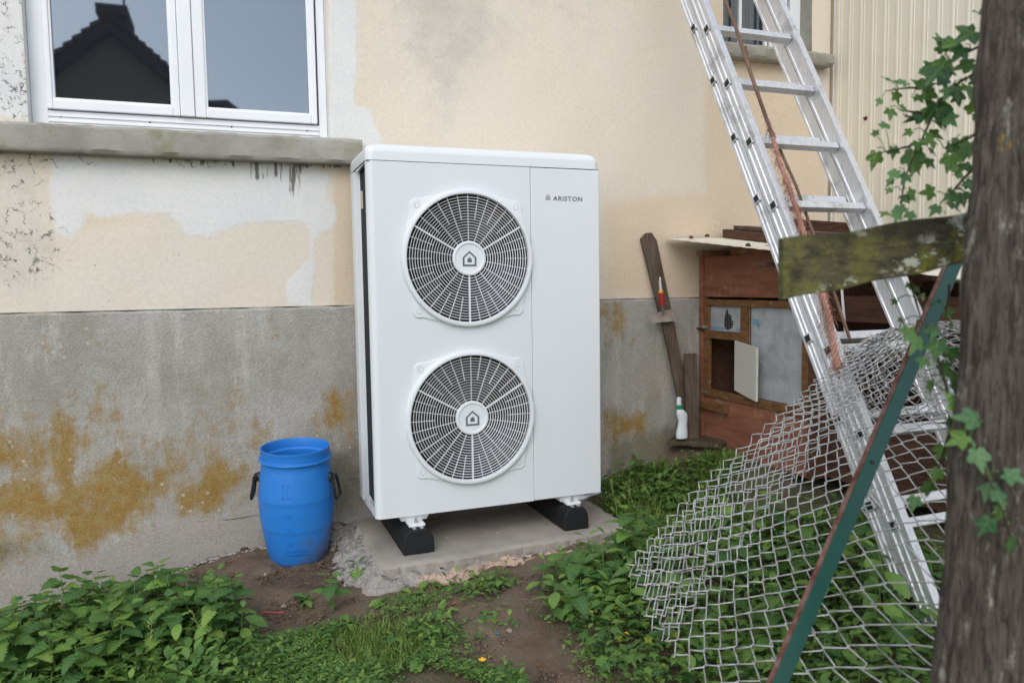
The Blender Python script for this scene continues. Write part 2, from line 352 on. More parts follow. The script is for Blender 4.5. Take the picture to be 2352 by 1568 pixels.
def make_rail():
    q = M('mossy_rail', .85, spec=.2); v = q.co(scale=(3, 3, 14)); g = q.noise(6, 7, .7, vec=v, dist=.5)
    b = q.mix(q.step(g, .35, .65), lin(96, 92, 70, .9), lin(58, 55, 42))
    b = q.mix(q.math('MULTIPLY', q.step(q.noise(9, 7, .75), .42, .60), .85), b, lin(118, 118, 64, .9))
    b = q.mix(q.math('MULTIPLY', q.step(q.noise(7, 6, .75), .56, .66), .8), b, lin(150, 142, 40, .9))
    top = q.sep(q.co('Generated'))[2]
    wet = q.step(q.math('ADD', top, q.math('MULTIPLY', q.math('SUBTRACT', q.noise(10, 7, .75), .5), 1.3)), .52, .82)
    b = q.mix(q.math('MULTIPLY', wet, .85), b, lin(50, 48, 38))
    m = q.math('MULTIPLY', q.step(q.noise(26, 6, .7, vec=q.co(scale=(1, 1, 1.8))), .53, .58), q.step(q.noise(7, 3, .6), .42, .56))
    b = q.mix(q.math('MULTIPLY', m, .85), b, lin(206, 208, 190, .92))
    q.set('Base Color', b); q.bump(q.math('ADD', g, q.math('MULTIPLY', q.noise(50, 5, .7), .7)), .7, .008); return q.m
mt['rail'] = make_rail()
def make_post():
    q = M('fence_post_wood', .9, spec=.15); v = q.co(scale=(30, 30, 1.2)); g = q.noise(4, 8, .75, vec=v, dist=.6)
    b = q.mix(q.step(g, .38, .62), lin(96, 88, 81), lin(58, 52, 47))
    b = q.mix(q.math('MULTIPLY', q.step(q.noise(5, 6, .7), .5, .7), .6), b, lin(70, 62, 46))
    cr = q.step(q.math('ABSOLUTE', q.math('SUBTRACT', q.noise(2.2, 5, .6, vec=v), .5)), .02, .006); b = q.mix(q.math('MULTIPLY', cr, .55), b, lin(30, 27, 24))
    m = q.math('MULTIPLY', q.step(q.noise(26, 6, .75, vec=q.co(scale=(1.6, 1.6, .4))), .55, .63), q.step(q.noise(6, 4, .7), .46, .60))
    b = q.mix(q.math('MULTIPLY', m, .75), b, lin(168, 164, 152, .9))
    y = q.math('MULTIPLY', q.step(q.noise(16, 6, .75), .62, .68), q.step(q.noise(4, 3), .5, .6)); b = q.mix(q.math('MULTIPLY', y, .8), b, lin(150, 130, 34))
    q.set('Base Color', b); q.bump(q.math('ADD', g, q.math('MULTIPLY', cr, -.6)), .5, .006); return q.m
mt['post'] = make_post()
def make_soil():
    q = M('soil', .95, spec=.15)
    n = q.noise(3, 6, .65); n2 = q.noise(30, 6, .7); v = q.voro(45)
    b = q.mix(q.step(n, .35, .68), lin(134, 117, 101, .88), lin(110, 94, 80, .88))
    b = q.mix(q.math('MULTIPLY', q.step(n2, .5, .75), .6), b, lin(84, 68, 56, .85))
    b = q.mix(q.math('MULTIPLY', q.step(q.noise(5.5, 4), .55, .7), .6), b, lin(158, 140, 118, .85))
    b = q.mix(q.math('MULTIPLY', q.step(v, .2, .1), q.step(q.noise(12, 2), .5, .65)), b, lin(178, 152, 118, .85))
    b = q.mix(q.math('MULTIPLY', q.attr('turf'), q.step(q.noise(16, 5, .7), .3, .6)), b, lin(84, 96, 58, .85))
    q.set('Base Color', b); q.bump(q.math('ADD', n2, q.math('MULTIPLY', q.noise(110, 4, .7), .6)), .8, .02); return q.m
mt['soil'] = make_soil()
mt['pebble'] = M('pebble', .8, spec=.3).m
q = M('pebble_mix', .8, spec=.3); q.set('Base Color', q.mix(q.attr('tint'), lin(110, 90, 74), lin(176, 150, 124))); mt['pebble'] = q.m
q = M('mortar', .95, spec=.15); q.set('Base Color', q.mix(q.step(q.math('ADD', q.attr('pink'), q.math('MULTIPLY', q.math('SUBTRACT', q.noise(10, 5, .7), .5), .7)), .35, .65), lin(168, 163, 155, .92), lin(212, 184, 164, .9)))
q.bump(q.math('ADD', q.noise(45, 6, .7), q.math('MULTIPLY', q.voro(70), .6)), .9, .012); mt['mortar'] = q.m
# ================================================================== GROUND
WALL_Y = .5
def ground():
    xs = np.unique(np.concatenate([[-60, -25, -10, -6, -4, -3], np.arange(-2.6, 3.0, .035), [3.5, 5, 9, 25, 60]]))
    ys = np.unique(np.concatenate([[-60, -30, -15, -8, -5, -3.8, -3], np.arange(-2.4, .62, .035)]))
    X, Y = np.meshgrid(xs, ys); Z = gz(X, Y)
    far = np.clip((np.maximum(np.abs(X), np.abs(Y))-3)/6, 0, 1); Z = Z*(1-far)-.35*far
    r = RNG.normal(size=X.shape); r2 = (r+np.roll(r, 1, 0)+np.roll(r, 1, 1)+np.roll(r, (1, 1), (0, 1)))/4
    Z = Z+r2*.009+.012*np.sin(X*9+2*np.sin(Y*5))*np.sin(Y*11+1)
    n, m = X.shape
    v = np.stack([X, Y, Z], -1).reshape(-1, 3)
    f = [(i*m+j, i*m+j+1, (i+1)*m+j+1, (i+1)*m+j) for i in range(n-1) for j in range(m-1)]
    me = bpy.data.meshes.new('ground'); me.from_pydata(v.tolist(), [], f); me.materials.append(mt['soil']); me.polygons.foreach_set('use_smooth', [True]*len(f))
    turf = np.clip((-.15-Y)/.5, 0, 1)*np.clip((.25-X)/.35, 0, 1)+np.clip((X-1.0)/.2, 0, 1)*.8+np.clip((-2.2-Y), 0, 1)
    add_attr(me, 'turf', np.clip(turf, 0, 1).ravel())
    o = bpy.data.objects.new('ground', me); COL.objects.link(o); tag(o, 'brown garden soil with worn turf in front of the house wall', kind='structure')
ground()

# ================================================================== HOUSE
def sdf(poly, X, Z):
    """signed distance (positive inside) of points to a polygon"""
    p = np.asarray(poly, float); d = np.full(X.shape, 1e9); ins = np.zeros(X.shape, bool)
    for i in range(len(p)):
        a, b = p[i], p[(i+1) % len(p)]; e = b-a
        t = np.clip(((X-a[0])*e[0]+(Z-a[1])*e[1])/(e@e+1e-12), 0, 1)
        d = np.minimum(d, np.hypot(X-a[0]-t*e[0], Z-a[1]-t*e[1]))
        c = ((a[1] > Z) != (b[1] > Z)); 
        with np.errstate(divide='ignore', invalid='ignore'):
            xi = (b[0]-a[0])*(Z-a[1])/(b[1]-a[1]+1e-12)+a[0]
        ins ^= c & (X < xi)
    return np.where(ins, d, -d)
def wall_poly(pts, ox, oy, k): return [tuple(on_y(ox+x*k, oy+y*k, WALL_Y)[[0, 2]]) for x, y in pts]
def soft(pts, X, Z, w, ox=0, oy=0, k=1.): return np.clip(.5+sdf(wall_poly(pts, ox, oy, k), X, Z)/w, 0, 1)
PZ = .813                                                  # top of the plinth
WX0, WX1, WZ0, WZ1 = -1.172, -.064, 1.500, 2.72            # big window opening
SX0, SX1, SZ0, SZ1 = 1.931, 2.502, 2.085, 2.95             # small window opening
CORNER = 2.63
house = thing('house', 'old rendered house with a cream wall, grey stained plinth and white window', 'house', (0, .5, -.3))
def wall_grid(x0, x1, z0, z1, y, holes, step=.025):
    xs = np.unique(np.round(np.concatenate([np.arange(x0, x1, step), [x1]]+[[h[0], h[1]] for h in holes]), 4))
    zs = np.unique(np.round(np.concatenate([np.arange(z0, z1, step), [z1]]+[[h[2], h[3]] for h in holes]), 4))
    xs = xs[(xs >= x0) & (xs <= x1)]; zs = zs[(zs >= z0) & (zs <= z1)]
    X, Z = np.meshgrid(xs, zs); n, m = X.shape; f = []
    for i in range(n-1):
        for j in range(m-1):
            cx, cz = (xs[j]+xs[j+1])/2, (zs[i]+zs[i+1])/2
            if any(h[0] < cx < h[1] and h[2] < cz < h[3] for h in holes): continue
            f.append((i*m+j, i*m+j+1, (i+1)*m+j+1, (i+1)*m+j))
    return X, Z, f
X, Z, f = wall_grid(-5., CORNER, PZ, 3.3, WALL_Y, [(WX0, WX1, WZ0, WZ1), (SX0, SX1, SZ0, SZ1)])
wob = .004*np.sin(X*3.1+1)*np.sin(Z*2.3)+.0015*np.sin(X*17)*np.sin(Z*13)
wob *= np.clip((np.minimum(np.abs(X-WX0), np.abs(X-WX1)))/.1, 0, 1)
me = bpy.data.meshes.new('wall'); me.from_pydata(np.stack([X, WALL_Y+wob, Z], -1).reshape(-1, 3).tolist(), [], f); me.materials.append(mt['cream'])
k1 = .4577
white = soft([(280, 760), (245, 900), (260, 1060), (270, 1130), (340, 1215), (380, 1160), (420, 1150), (440, 1065), (520, 1110), (640, 1062), (850, 1070), (890, 1130), (950, 1190), (1060, 1180), (1190, 1120), (1500, 1112), (1560, 1140), (1555, 1300), (1440, 1420), (1440, 1530), (1550, 1545), (1580, 1350), (1590, 1180), (1690, 1130), (1690, 1050), (1640, 980), (1650, 880), (1560, 825)], X, Z, .07, 0, 0, k1)
white = np.maximum(white, soft([(-400, -100), (112, -100), (118, 300), (140, 600), (-400, 560)], X, Z, .05, 0, 0, k1))
white = np.maximum(white, soft([(1655, -500), (1785, -500), (1790, 300), (1772, 690), (1650, 690)], X, Z, .05, 0, 0, k1))
white = np.maximum(white, soft([(812, 240), (845, 255), (880, 325), (850, 370), (812, 330)], X, Z, .05))
#white = np.maximum(white, .62*soft([(900, -50), (1150, -50), (1180, 100), (1050, 160), (900, 120)], X, Z, .3))
add_attr(me, 'white', white.ravel())
tan = soft([(1385, 458), (1612, 434), (1612, 0), (1660, 0), (1900, 300), (1900, 690), (1385, 690)], X, Z, .12)*.75
tan = np.maximum(tan, soft([(770, 390), (812, 390), (812, 700), (765, 700)], X, Z, .06))
tan = np.maximum(tan, .55*soft([(130, 480), (330, 490), (330, 520), (180, 540)], X, Z, .08))
add_attr(me, 'tan', tan.ravel())
grey = np.maximum(.75*soft([(-200, 340), (130, 360), (150, 560), (260, 715), (-200, 715)], X, Z, .3), .62*soft([(880, 20), (1180, -60), (1240, 120), (1020, 170), (1030, 300), (960, 240)], X, Z, .22))
grey = np.maximum(grey, .72*soft([(100, 500), (740, 500), (740, 715), (100, 715)], X, Z, .35))
add_attr(me, 'grey', grey.ravel())
smudge = np.maximum.reduce([.75*soft([(880, 20), (900, -60), (1160, -60), (1180, 90), (1090, 170), (1040, 310), (990, 300), (960, 180)], X, Z, .3), .6*soft([(-200, 340), (120, 360), (140, 560), (60, 715), (-200, 715)], X, Z, .3), .4*soft([(1000, -100), (1550, -100), (1500, 60), (1100, 120)], X, Z, .4), .35*soft([(850, 330), (980, 250), (1010, 330), (900, 340)], X, Z, .2)])
add_attr(me, 'smudge', smudge.ravel())
mould = np.maximum(.95*soft([(-100, 345), (120, 345), (125, 420), (90, 440), (-100, 420)], X, Z, .12), .62*soft([(-100, 400), (110, 440), (150, 520), (160, 600), (60, 660), (-100, 640)], X, Z, .2))
mould = np.maximum(mould, .72*soft([(-100, -60), (52, -60), (60, 265), (-100, 265)], X, Z, .12))
mould = np.maximum(mould, .5*soft([(90, 350), (830, 372), (830, 384), (90, 375)], X, Z, .05))
add_attr(me, 'mould', mould.ravel())
drip = np.maximum(soft([(540, 360), (690, 368), (680, 455), (640, 400), (590, 410), (550, 400)], X, Z, .05), .85*soft([(330, 352), (830, 372), (830, 385), (330, 372)], X, Z, .03))
add_attr(me, 'drip', drip.ravel())
wall = link_mesh('wall', me, house)
# plinth, its face 9 mm proud of the render
X, Z, f = wall_grid(-5., CORNER, -.7, PZ, WALL_Y, [])
yy = WALL_Y-.009+.003*np.sin(X*2.7)*np.sin(Z*4)+.002*np.sin(X*23+Z*9)
top = np.isclose(Z, PZ); yy = np.where(top, WALL_Y+.006, yy); Z = np.where(top, Z+.004*np.sin(X*31), Z)
me = bpy.data.meshes.new('plinth'); me.from_pydata(np.stack([X, yy, Z], -1).reshape(-1, 3).tolist(), [], f); me.materials.append(mt['plinth'])
a = (0, 947.4, .3958)
och = np.maximum.reduce([soft(p, X, Z, .14, *a) for p in (
    [(210, 110), (360, 30), (470, 110), (470, 230), (420, 330), (340, 470), (240, 440), (230, 280)],
    [(-200, 430), (200, 380), (330, 430), (560, 330), (700, 200), (770, 300), (1000, 330), (980, 500), (800, 620), (640, 720), (600, 800), (400, 790), (330, 650), (120, 640), (-200, 660)],
    [(1030, 500), (1220, 260), (1400, 330), (1450, 290), (1500, 400), (1300, 430), (1200, 570), (1050, 590)])])
och = np.maximum(och, .50*soft([(-250, 230), (1500, 200), (1600, 600), (1000, 600), (560, 800), (-250, 930)], X, Z, .5, *a))
och = np.maximum(och, .72*soft([(-200, 60), (250, 100), (300, 300), (-200, 420)], X, Z, .3, *a))
och = np.maximum(och, .62*soft([(550, -100), (800, -60), (900, 250), (560, 280)], X, Z, .3, *a))
och = np.maximum(och, .9*soft([(1385, 955), (1480, 950), (1470, 990), (1400, 1010), (1385, 1000)], X, Z, .12))
och = np.maximum(och, .62*soft([(1385, 710), (1450, 720), (1430, 800), (1385, 800)], X, Z, .15))
och = np.maximum(och, .6*soft([(740, 900), (810, 900), (810, 1010), (740, 980)], X, Z, .15))
add_attr(me, 'ochre', och.ravel())
add_attr(me, 'pale', np.maximum(soft([(-300, 960), (150, 930), (300, 890), (560, 830), (700, 740), (900, 655), (1080, 615), (1500, 610), (1600, 900), (-300, 1400)], X, Z, .12, *a), .6*soft([(1385, 820), (1600, 780), (1600, 930), (1385, 930)], X, Z, .3)).ravel())
damp = np.maximum(.75*soft([(700, 1060), (830, 1000), (850, 1180), (760, 1200)], X, Z, .14), .75*soft([(1385, 1000), (1620, 950), (1620, 1060), (1385, 1100)], X, Z, .14))
damp = np.maximum(damp, .7*soft([(-300, 700), (320, 690), (380, 790), (560, 820), (320, 880), (-300, 930)], X, Z, .2, *a))
add_attr(me, 'damp', np.maximum(damp, .3*soft([(0, 740), (800, 720), (800, 760), (0, 770)], X, Z, .2)).ravel())
link_mesh('plinth', me, house)
# hairline cracks, thin filled grooves in the plinth
for pts in ([(450, 1200), (480, 1196), (520, 1194), (560, 1188), (592, 1183)], [(768, 1110), (790, 1102), (812, 1100), (822, 1096)]):
    P = [on_y(x+random.uniform(-3, 3), y+random.uniform(-2, 2), WALL_Y-.0085) for x, y in pts]
    MB().tube(P, [.0005]+[.0016]*(len(P)-2)+[.0005], 5).build('crack', plain('crack_dark', lin(70, 64, 52), .9), house)
MB().box((-5., .62, -.7), (CORNER-.003, 6, 3.296)).build('wall', mt['cream'], house)  # unseen solid house body, added behind the front to block light
r = MB(); r.prism([(-5.2, .56, 3.3), (-5.2, 6.3, 3.3), (-5.2, 3.3, 5.6)], (7.85, 0, 0)); r.build('roof', plain('roof_tile', lin(110, 70, 55), .8), house)
# reveals
def reveal(x0, x1, z0, z1, d, m):
    b = MB(); y0, y1 = WALL_Y+.001, WALL_Y+d
    for q_ in ([(x0, y0, z0), (x0, y1, z0), (x0, y1, z1), (x0, y0, z1)], [(x1, y0, z0), (x1, y0, z1), (x1, y1, z1), (x1, y1, z0)], [(x0, y0, z1), (x0, y1, z1), (x1, y1, z1), (x1, y0, z1)], [(x0, y0, z0), (x1, y0, z0), (x1, y1, z0), (x0, y1, z0)]):
        b.add(q_, [(0, 1, 2, 3)])
    b.build('window_reveal', m, house, fix=False)
reveal(WX0, WX1, WZ0, WZ1, .125, mt['jamb']); reveal(SX0, SX1, SZ0, SZ1, .125, mt['sill'])
# sills
def sill(x0, x1, y0, z0, z1, seed):
    rr = np.random.default_rng(seed); n = int((x1-x0)/.03)
    prof = [(WALL_Y+.10, z0), (y0+.012, z0-.002), (y0, z0+.012), (y0-.001, z1-.012), (y0+.010, z1), (WALL_Y+.10, z1+.018)]
    b = MB(); vs = []
    for i in range(n+1):
        x = x0+(x1-x0)*i/n
        for (y, z) in prof: vs.append((x, y+rr.normal()*.0011, z+rr.normal()*.0012))
    m = len(prof); fs = [(i*m+j, i*m+(j+1) % m, (i+1)*m+(j+1) % m, (i+1)*m+j) for i in range(n) for j in range(m)]+[tuple(range(m)), tuple(range(n*m, n*m+m))[::-1]]
    b.add(vs, fs).build('window_sill', mt['sill'], house, smooth=True)
sill(-1.45, .061, .42, 1.412, 1.512, 1); sill(1.86, 2.585, .42, 2.03, 2.094, 2)
# big window: frame and two sashes
FY = WALL_Y+.055
def xw(zx, zy, y): return float(on_y(zx*k1, zy*k1, y)[0])
def zw(zx, zy, y): return float(on_y(zx*k1, zy*k1, y)[2])
def rect_frame(b, x0, x1, z0, z1, wl, wr, wb, wt, y0, y1):
    b.box((x0, y0, z0), (x0+wl, y1, z1)); b.box((x1-wr, y0, z0), (x1, y1, z1)); b.box((x0+wl, y0, z0), (x1-wr, y1, z0+wb)); b.box((x0+wl, y0, z1-wt), (x1-wr, y1, z1))
zs_b = zw(245, 548, FY)                     # lower edge of the sashes
fr = MB(); rect_frame(fr, WX0+.001, WX1-.001, WZ0+.001, WZ1-.001, .055, .034, zs_b-WZ0-.004, .06, FY, FY+.05)
frame = fr.build('window_frame', mt['mullion'], house, bevel=.003)
for i_, zz in enumerate((.33, .62)):
    MB().box((WX0+.056, FY-.006, WZ0+.02+(zs_b-WZ0-.02)*zz), (WX1-.036, FY-.0005, WZ0+.02+(zs_b-WZ0-.02)*zz+.006)).build('drip_bead', mt['mullion'], frame)
for zx, zy in ((305, 586), (752, 615), (1162, 638), (1540, 658)):
    p = on_y(zx*k1, zy*k1, FY-.001); MB().disc(p, .0035, 10, 'y').build('drain_hole', mt['dark'], frame)
xl0 = xw(238, 540, FY-.014); xm0 = xw(906, 590, FY-.014); xm1 = xw(982, 595, FY-.014); xr1 = xw(1594, 630, FY-.014)
for (x0, x1, gx0, gx1, gzb) in ((xl0, xm0, xw(268, 500, FY), xw(870, 543, FY), zw(600, 522, FY)), (xm1, xr1, xw(1036, 552, FY), xw(1561, 582, FY), zw(1300, 566, FY))):
    b = MB(); rect_frame(b, x0, x1, zs_b, WZ1-.05, gx0-x0, x1-gx1, gzb-zs_b, .05, FY-.016, FY+.022)
    s_ = b.build('window_sash', mt['mullion'], house, bevel=.004)
    b = MB(); rect_frame(b, gx0-.001, gx1+.001, gzb-.001, WZ1-.09, .009, .009, .009, .009, FY-.010, FY+.012); b.build('glazing_bead', mt['mullion'], s_, bevel=.002)
    MB().box((gx0+.0075, FY+.004, gzb+.0075), (gx1-.0075, FY+.010, WZ1-.1)).build('pane', mt['glass'], s_)
MB().box((xm0+.0015, FY-.022, zs_b), (xm1-.0015, FY+.02, WZ1-.05)).build('meeting_stile', mt['mullion'], house, bevel=.004)
# small barred window
b = MB(); rect_frame(b, SX0+.002, SX1-.002, SZ0+.02, SZ1-.002, .02, .07, .03, .05, WALL_Y+.085, WALL_Y+.12); f2 = b.build('window_frame', mt['mullion'], house, bevel=.003)
MB().box((SX0+.02, WALL_Y+.105, SZ0+.05), (SX1-.07, WALL_Y+.11, SZ1-.05)).build('pane', mt['glass'], f2)
for px in (1699, 1758, 1770, 1803):
    x = float(on_y(px, 20, WALL_Y+.06)[0]); MB().box((x-.008, WALL_Y+.052, SZ0+.03), (x+.008, WALL_Y+.068, SZ1)).build('window_bar', mt['mullion'], house, bevel=.002)

# ================================================================== METAL CLAD SHED on the right
shed = thing('metal_shed', 'cream ribbed metal shed wall standing beside the house corner', 'shed', (CORNER+.1, -1, -.1))
def sheet(y0, y1):
    prof = []; y = y0; per = .077
    while y > y1+.001:
        for dy, dx in ((0, 0), (.020, 0), (.025, -.003), (.035, -.003), (.042, 0), (.050, 0), (.052, -.002), (.055, -.002), (.057, 0)):
            prof.append((CORNER+.012+dx, max(y-dy, y1)))
        y -= per
    prof.append((CORNER+.012, y1))
    n = len(prof); vs = [(x, yy, z) for z in (-.3, 1.5, 3.2) for x, yy in prof]
    fs = [(i, i+1, n+i+1, n+i) for i in range(n-1)]+[(n+i, n+i+1, 2*n+i+1, 2*n+i) for i in range(n-1)]
    return MB().add(vs, fs).build('cladding_sheet', mt['cladding'], shed, fix=False)
cs = sheet(.485, -.45); sheet(-.452, -1.4); sheet(-1.402, -2.6)
MB().box((CORNER+.04, -2.6, -.3), (CORNER+3, .485, 3.2)).build('shed_body', mt['cladding'], shed)
MB().box((CORNER-.002, .486, -.1), (CORNER+.011, .497, 3.2)).build('corner_flashing', plain('flashing_brown', lin(150, 134, 114), .6), shed)
for px, py in ((1988, 272), (2166, 232), (2180, 262)):
    p = on_x(px, py, CORNER+.010); MB().lathe([(.0, .012), (.006, .011), (.007, .004), (.007, 0), (.011, 0), (.011, -.003)], p, 10, 'x').build('screw', plain('rust_brown', lin(96, 50, 40), .7), shed)

# ================================================================== HOUSES OPPOSITE, seen mirrored in the window
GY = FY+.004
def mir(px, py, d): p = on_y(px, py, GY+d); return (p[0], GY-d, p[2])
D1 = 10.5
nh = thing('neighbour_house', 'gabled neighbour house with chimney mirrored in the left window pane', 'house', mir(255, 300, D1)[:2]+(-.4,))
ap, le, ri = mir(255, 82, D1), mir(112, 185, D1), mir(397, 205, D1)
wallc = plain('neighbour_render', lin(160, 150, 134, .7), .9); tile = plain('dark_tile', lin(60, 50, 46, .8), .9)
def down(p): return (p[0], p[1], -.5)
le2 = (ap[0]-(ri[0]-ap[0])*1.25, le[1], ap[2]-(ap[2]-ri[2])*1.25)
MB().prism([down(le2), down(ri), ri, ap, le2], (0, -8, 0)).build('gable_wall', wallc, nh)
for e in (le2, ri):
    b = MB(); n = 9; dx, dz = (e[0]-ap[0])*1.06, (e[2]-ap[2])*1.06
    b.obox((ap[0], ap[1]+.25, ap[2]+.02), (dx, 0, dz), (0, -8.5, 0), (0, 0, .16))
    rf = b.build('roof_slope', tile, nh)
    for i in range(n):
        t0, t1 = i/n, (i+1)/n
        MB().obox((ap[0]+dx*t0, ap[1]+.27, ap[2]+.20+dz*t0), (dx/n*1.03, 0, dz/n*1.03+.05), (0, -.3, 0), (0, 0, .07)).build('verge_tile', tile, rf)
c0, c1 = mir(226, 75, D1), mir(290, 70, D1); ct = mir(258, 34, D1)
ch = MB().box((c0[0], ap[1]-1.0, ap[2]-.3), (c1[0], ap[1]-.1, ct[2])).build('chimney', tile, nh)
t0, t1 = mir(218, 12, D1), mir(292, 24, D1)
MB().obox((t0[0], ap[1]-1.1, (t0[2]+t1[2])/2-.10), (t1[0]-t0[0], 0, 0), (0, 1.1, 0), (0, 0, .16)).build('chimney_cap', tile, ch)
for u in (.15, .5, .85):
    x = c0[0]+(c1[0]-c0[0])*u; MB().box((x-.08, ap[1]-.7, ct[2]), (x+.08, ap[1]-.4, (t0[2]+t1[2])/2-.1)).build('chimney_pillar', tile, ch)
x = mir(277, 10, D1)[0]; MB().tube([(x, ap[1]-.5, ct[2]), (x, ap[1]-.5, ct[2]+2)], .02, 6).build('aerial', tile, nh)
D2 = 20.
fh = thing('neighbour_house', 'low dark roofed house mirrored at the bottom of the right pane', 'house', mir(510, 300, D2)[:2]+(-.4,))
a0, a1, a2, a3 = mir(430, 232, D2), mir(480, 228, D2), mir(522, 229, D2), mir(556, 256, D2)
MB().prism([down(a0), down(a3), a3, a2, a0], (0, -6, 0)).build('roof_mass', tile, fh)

# ================================================================== HEAT PUMP
UW, UD, UZ, UT = .963, .385, 1.36, 1.426
hp = thing('heat_pump', 'white twin fan heat pump outdoor unit on black rubber feet', 'heat pump', (UW/2, UD/2, 0))
FANX, FZ1, FZ2, FR = .3873, .9955, .3688, .2469
SEAM = .6532
# front panel: flat sheet with two round holes and a rolled left edge
def front_panel():
    b = MB(); R = FR+.004; h = .26; n = 64
    rows = [(0.0, FZ2-h), (FZ2-h, FZ2+h), (FZ2+h, FZ1-h), (FZ1-h, FZ1+h), (FZ1+h, UZ-.002)]
    x0, x1 = FANX-h, FANX+h; xr = SEAM-.001; xl = .026
    for i, (za, zb) in enumerate(rows):
        if i in (1, 3):
            zc = (za+zb)/2; ring = []; sq = []
            for k in range(n):
                t = 2*math.pi*k/n; c, s_ = math.cos(t), math.sin(t); m_ = max(abs(c), abs(s_))
                ring.append((FANX+R*c, 0, zc+R*s_)); sq.append((FANX+h*c/m_, 0, zc+h*s_/m_))
            b.add(ring+sq, [(k, (k+1) % n, n+(k+1) % n, n+k) for k in range(n)])
            inner = [(x, .03, z) for x, y, z in ring]
            b.add(ring+inner, [(k, n+k, n+(k+1) % n, (k+1) % n) for k in range(n)])
        else: b.add([(x0, 0, za), (x1, 0, za), (x1, 0, zb), (x0, 0, zb)], [(0, 1, 2, 3)])
        b.add([(xl, 0, za), (x0, 0, za), (x0, 0, zb), (xl, 0, zb)], [(0, 1, 2, 3)])
        b.add([(x1, 0, za), (xr, 0, za), (xr, 0, zb), (x1, 0, zb)], [(0, 1, 2, 3)])
    arc = [(.026-.026*math.sin(t), .026-.026*math.cos(t)) for t in np.linspace(0, math.pi/2, 7)]+[(0, .034), (.012, .036)]
    m_ = len(arc)
    b.add([(x, y, z) for z in (0, UZ-.002) for x, y in arc], [(i, i+1, m_+i+1, m_+i) for i in range(m_-1)])
    b.add([(.0, .03, 0), (.026, 0, 0), (xr, 0, 0), (xr, .03, 0)], [(0, 1, 2, 3)])
    me = b.mesh('front_panel', mt['unit'], fix=False)
    bm = bmesh.new(); bm.from_mesh(me); bmesh.ops.remove_doubles(bm, verts=bm.verts, dist=.0004); bmesh.ops.recalc_face_normals(bm, faces=bm.faces); bm.to_mesh(me); bm.free()
    me.polygons.foreach_set('use_smooth', [True]*len(me.polygons)); me.set_sharp_from_angle(angle=rad(40))
    for p_ in me.polygons: p_.use_smooth = abs(p_.normal.y) < .999
    return link_mesh('front_panel', me, hp)
panel = front_panel()
MB().box((SEAM+.001, 0, 0), (UW, UD-.002, UZ-.002)).build('service_panel', mt['unit'], hp, bevel=.006, seg=3, smooth=True)
MB().box((.012, .012, .002), (SEAM, .014+.0, .03)).build('panel_return', mt['seam'], hp)
# body behind
MB().box((.03, .20, .012), (SEAM, UD-.004, UZ-.01)).build('inner_bulkhead', mt['dark'], hp)
base = MB().box((.006, .034, -.002), (UW-.004, UD-.003, .014)).build('base_tray', mt['unit'], hp, bevel=.002)
MB().hexa([(.001, .034, 0), (.004, .034, 0), (.004, .262, 0), (.001, .262, 0), (.001, .034, .032), (.004, .034, .032), (.004, .262, .032), (.001, .262, .032)]).build('tray_lip', mt['unit'], base)
# coil set back in the open left side
coil = MB(); coil.box((.022, .036, .03), (.03, .262, UZ+.01))
for i in range(18): y = .045+i*.0122; coil.box((.0185, y, .032), (.0219, y+.003, UZ+.005))
coil.build('coil', mt['coil'], hp)
bd = MB()
for i in range(118):
    z = .045+i*.0110; bd.hexa([(.004, .036, z), (.020, .036, z+.004), (.020, .040, z+.004), (.004, .040, z), (.004, .036, z+.005), (.020, .036, z+.009), (.020, .040, z+.009), (.004, .040, z+.005)])
bd.build('coil_edge_guard', mt['pale'], hp)
MB().box((.010, .2, 1.2), (.0184, .206, 1.27)).build('coil_tag', plain('tag_cream', lin(200, 195, 170), .6), hp)
# rear corner panel
b = MB(); prof = [(.034, .250), (.024, .252), (.018, .257), (.016, .268), (.009, .292), (.002, .300), (-.001, .312), (.001, .322), (.001, .345), (-.001, .36), (0, .372), (.006, UD-.002), (.03, UD)]
m_ = len(prof); b.add([(x, y, z) for z in (.0, UZ-.002) for x, y in prof], [(i, i+1, m_+i+1, m_+i) for i in range(m_-1)]); b.add([(x, y, 0) for x, y in prof], [tuple(range(m_))])
b.build('rear_corner_panel', mt['unit'], hp, smooth=True)
# moulded top cover
def rrect(x0, x1, y0, y1, r, n=6):
    o = []
    for cx, cy, a0 in ((x1-r, y1-r, 0), (x0+r, y1-r, 90), (x0+r, y0+r, 180), (x1-r, y0+r, 270)):
        for k in range(n+1): a = rad(a0+90*k/n); o.append((cx+r*math.cos(a), cy+r*math.sin(a)))
    return o
b = MB(); rings = []
for z, ins in [(UZ, 0), (UZ, -.002), (UZ+.03, -.002), (UZ+.038, -.0005), (UZ+.048, .004), (UZ+.056, .011), (UZ+.062, .021), (UZ+.0655, .034), (UZ+.066, .06)]:
    rings.append([(x, y, z) for x, y in rrect(ins, UW-ins, ins, UD-ins, .030+.2*max(0, ins)*0+.0)])
n = len(rings[0]); b.add([p for r_ in rings for p in r_], [(i*n+k, i*n+(k+1) % n, (i+1)*n+(k+1) % n, (i+1)*n+k) for i in range(len(rings)-1) for k in range(n)]+[tuple(range((len(rings)-1)*n, len(rings)*n))])
b.build('top_cover', mt['unit2'], hp, smooth=True)
MB().box((.002, .002, UZ-.003), (UW-.002, UD-.002, UZ+.001)).build('cover_seam', mt['seam'], hp)
# bead where the cover overhangs the coil opening
MB().hexa([(.002, .036, UZ-.004), (.026, .036, UZ-.004), (.026, .262, UZ-.004), (.002, .262, UZ-.018), (.002, .036, UZ), (.026, .036, UZ), (.026, .262, UZ), (.002, .262, UZ)]).build('cover_lip', mt['unit2'], hp)
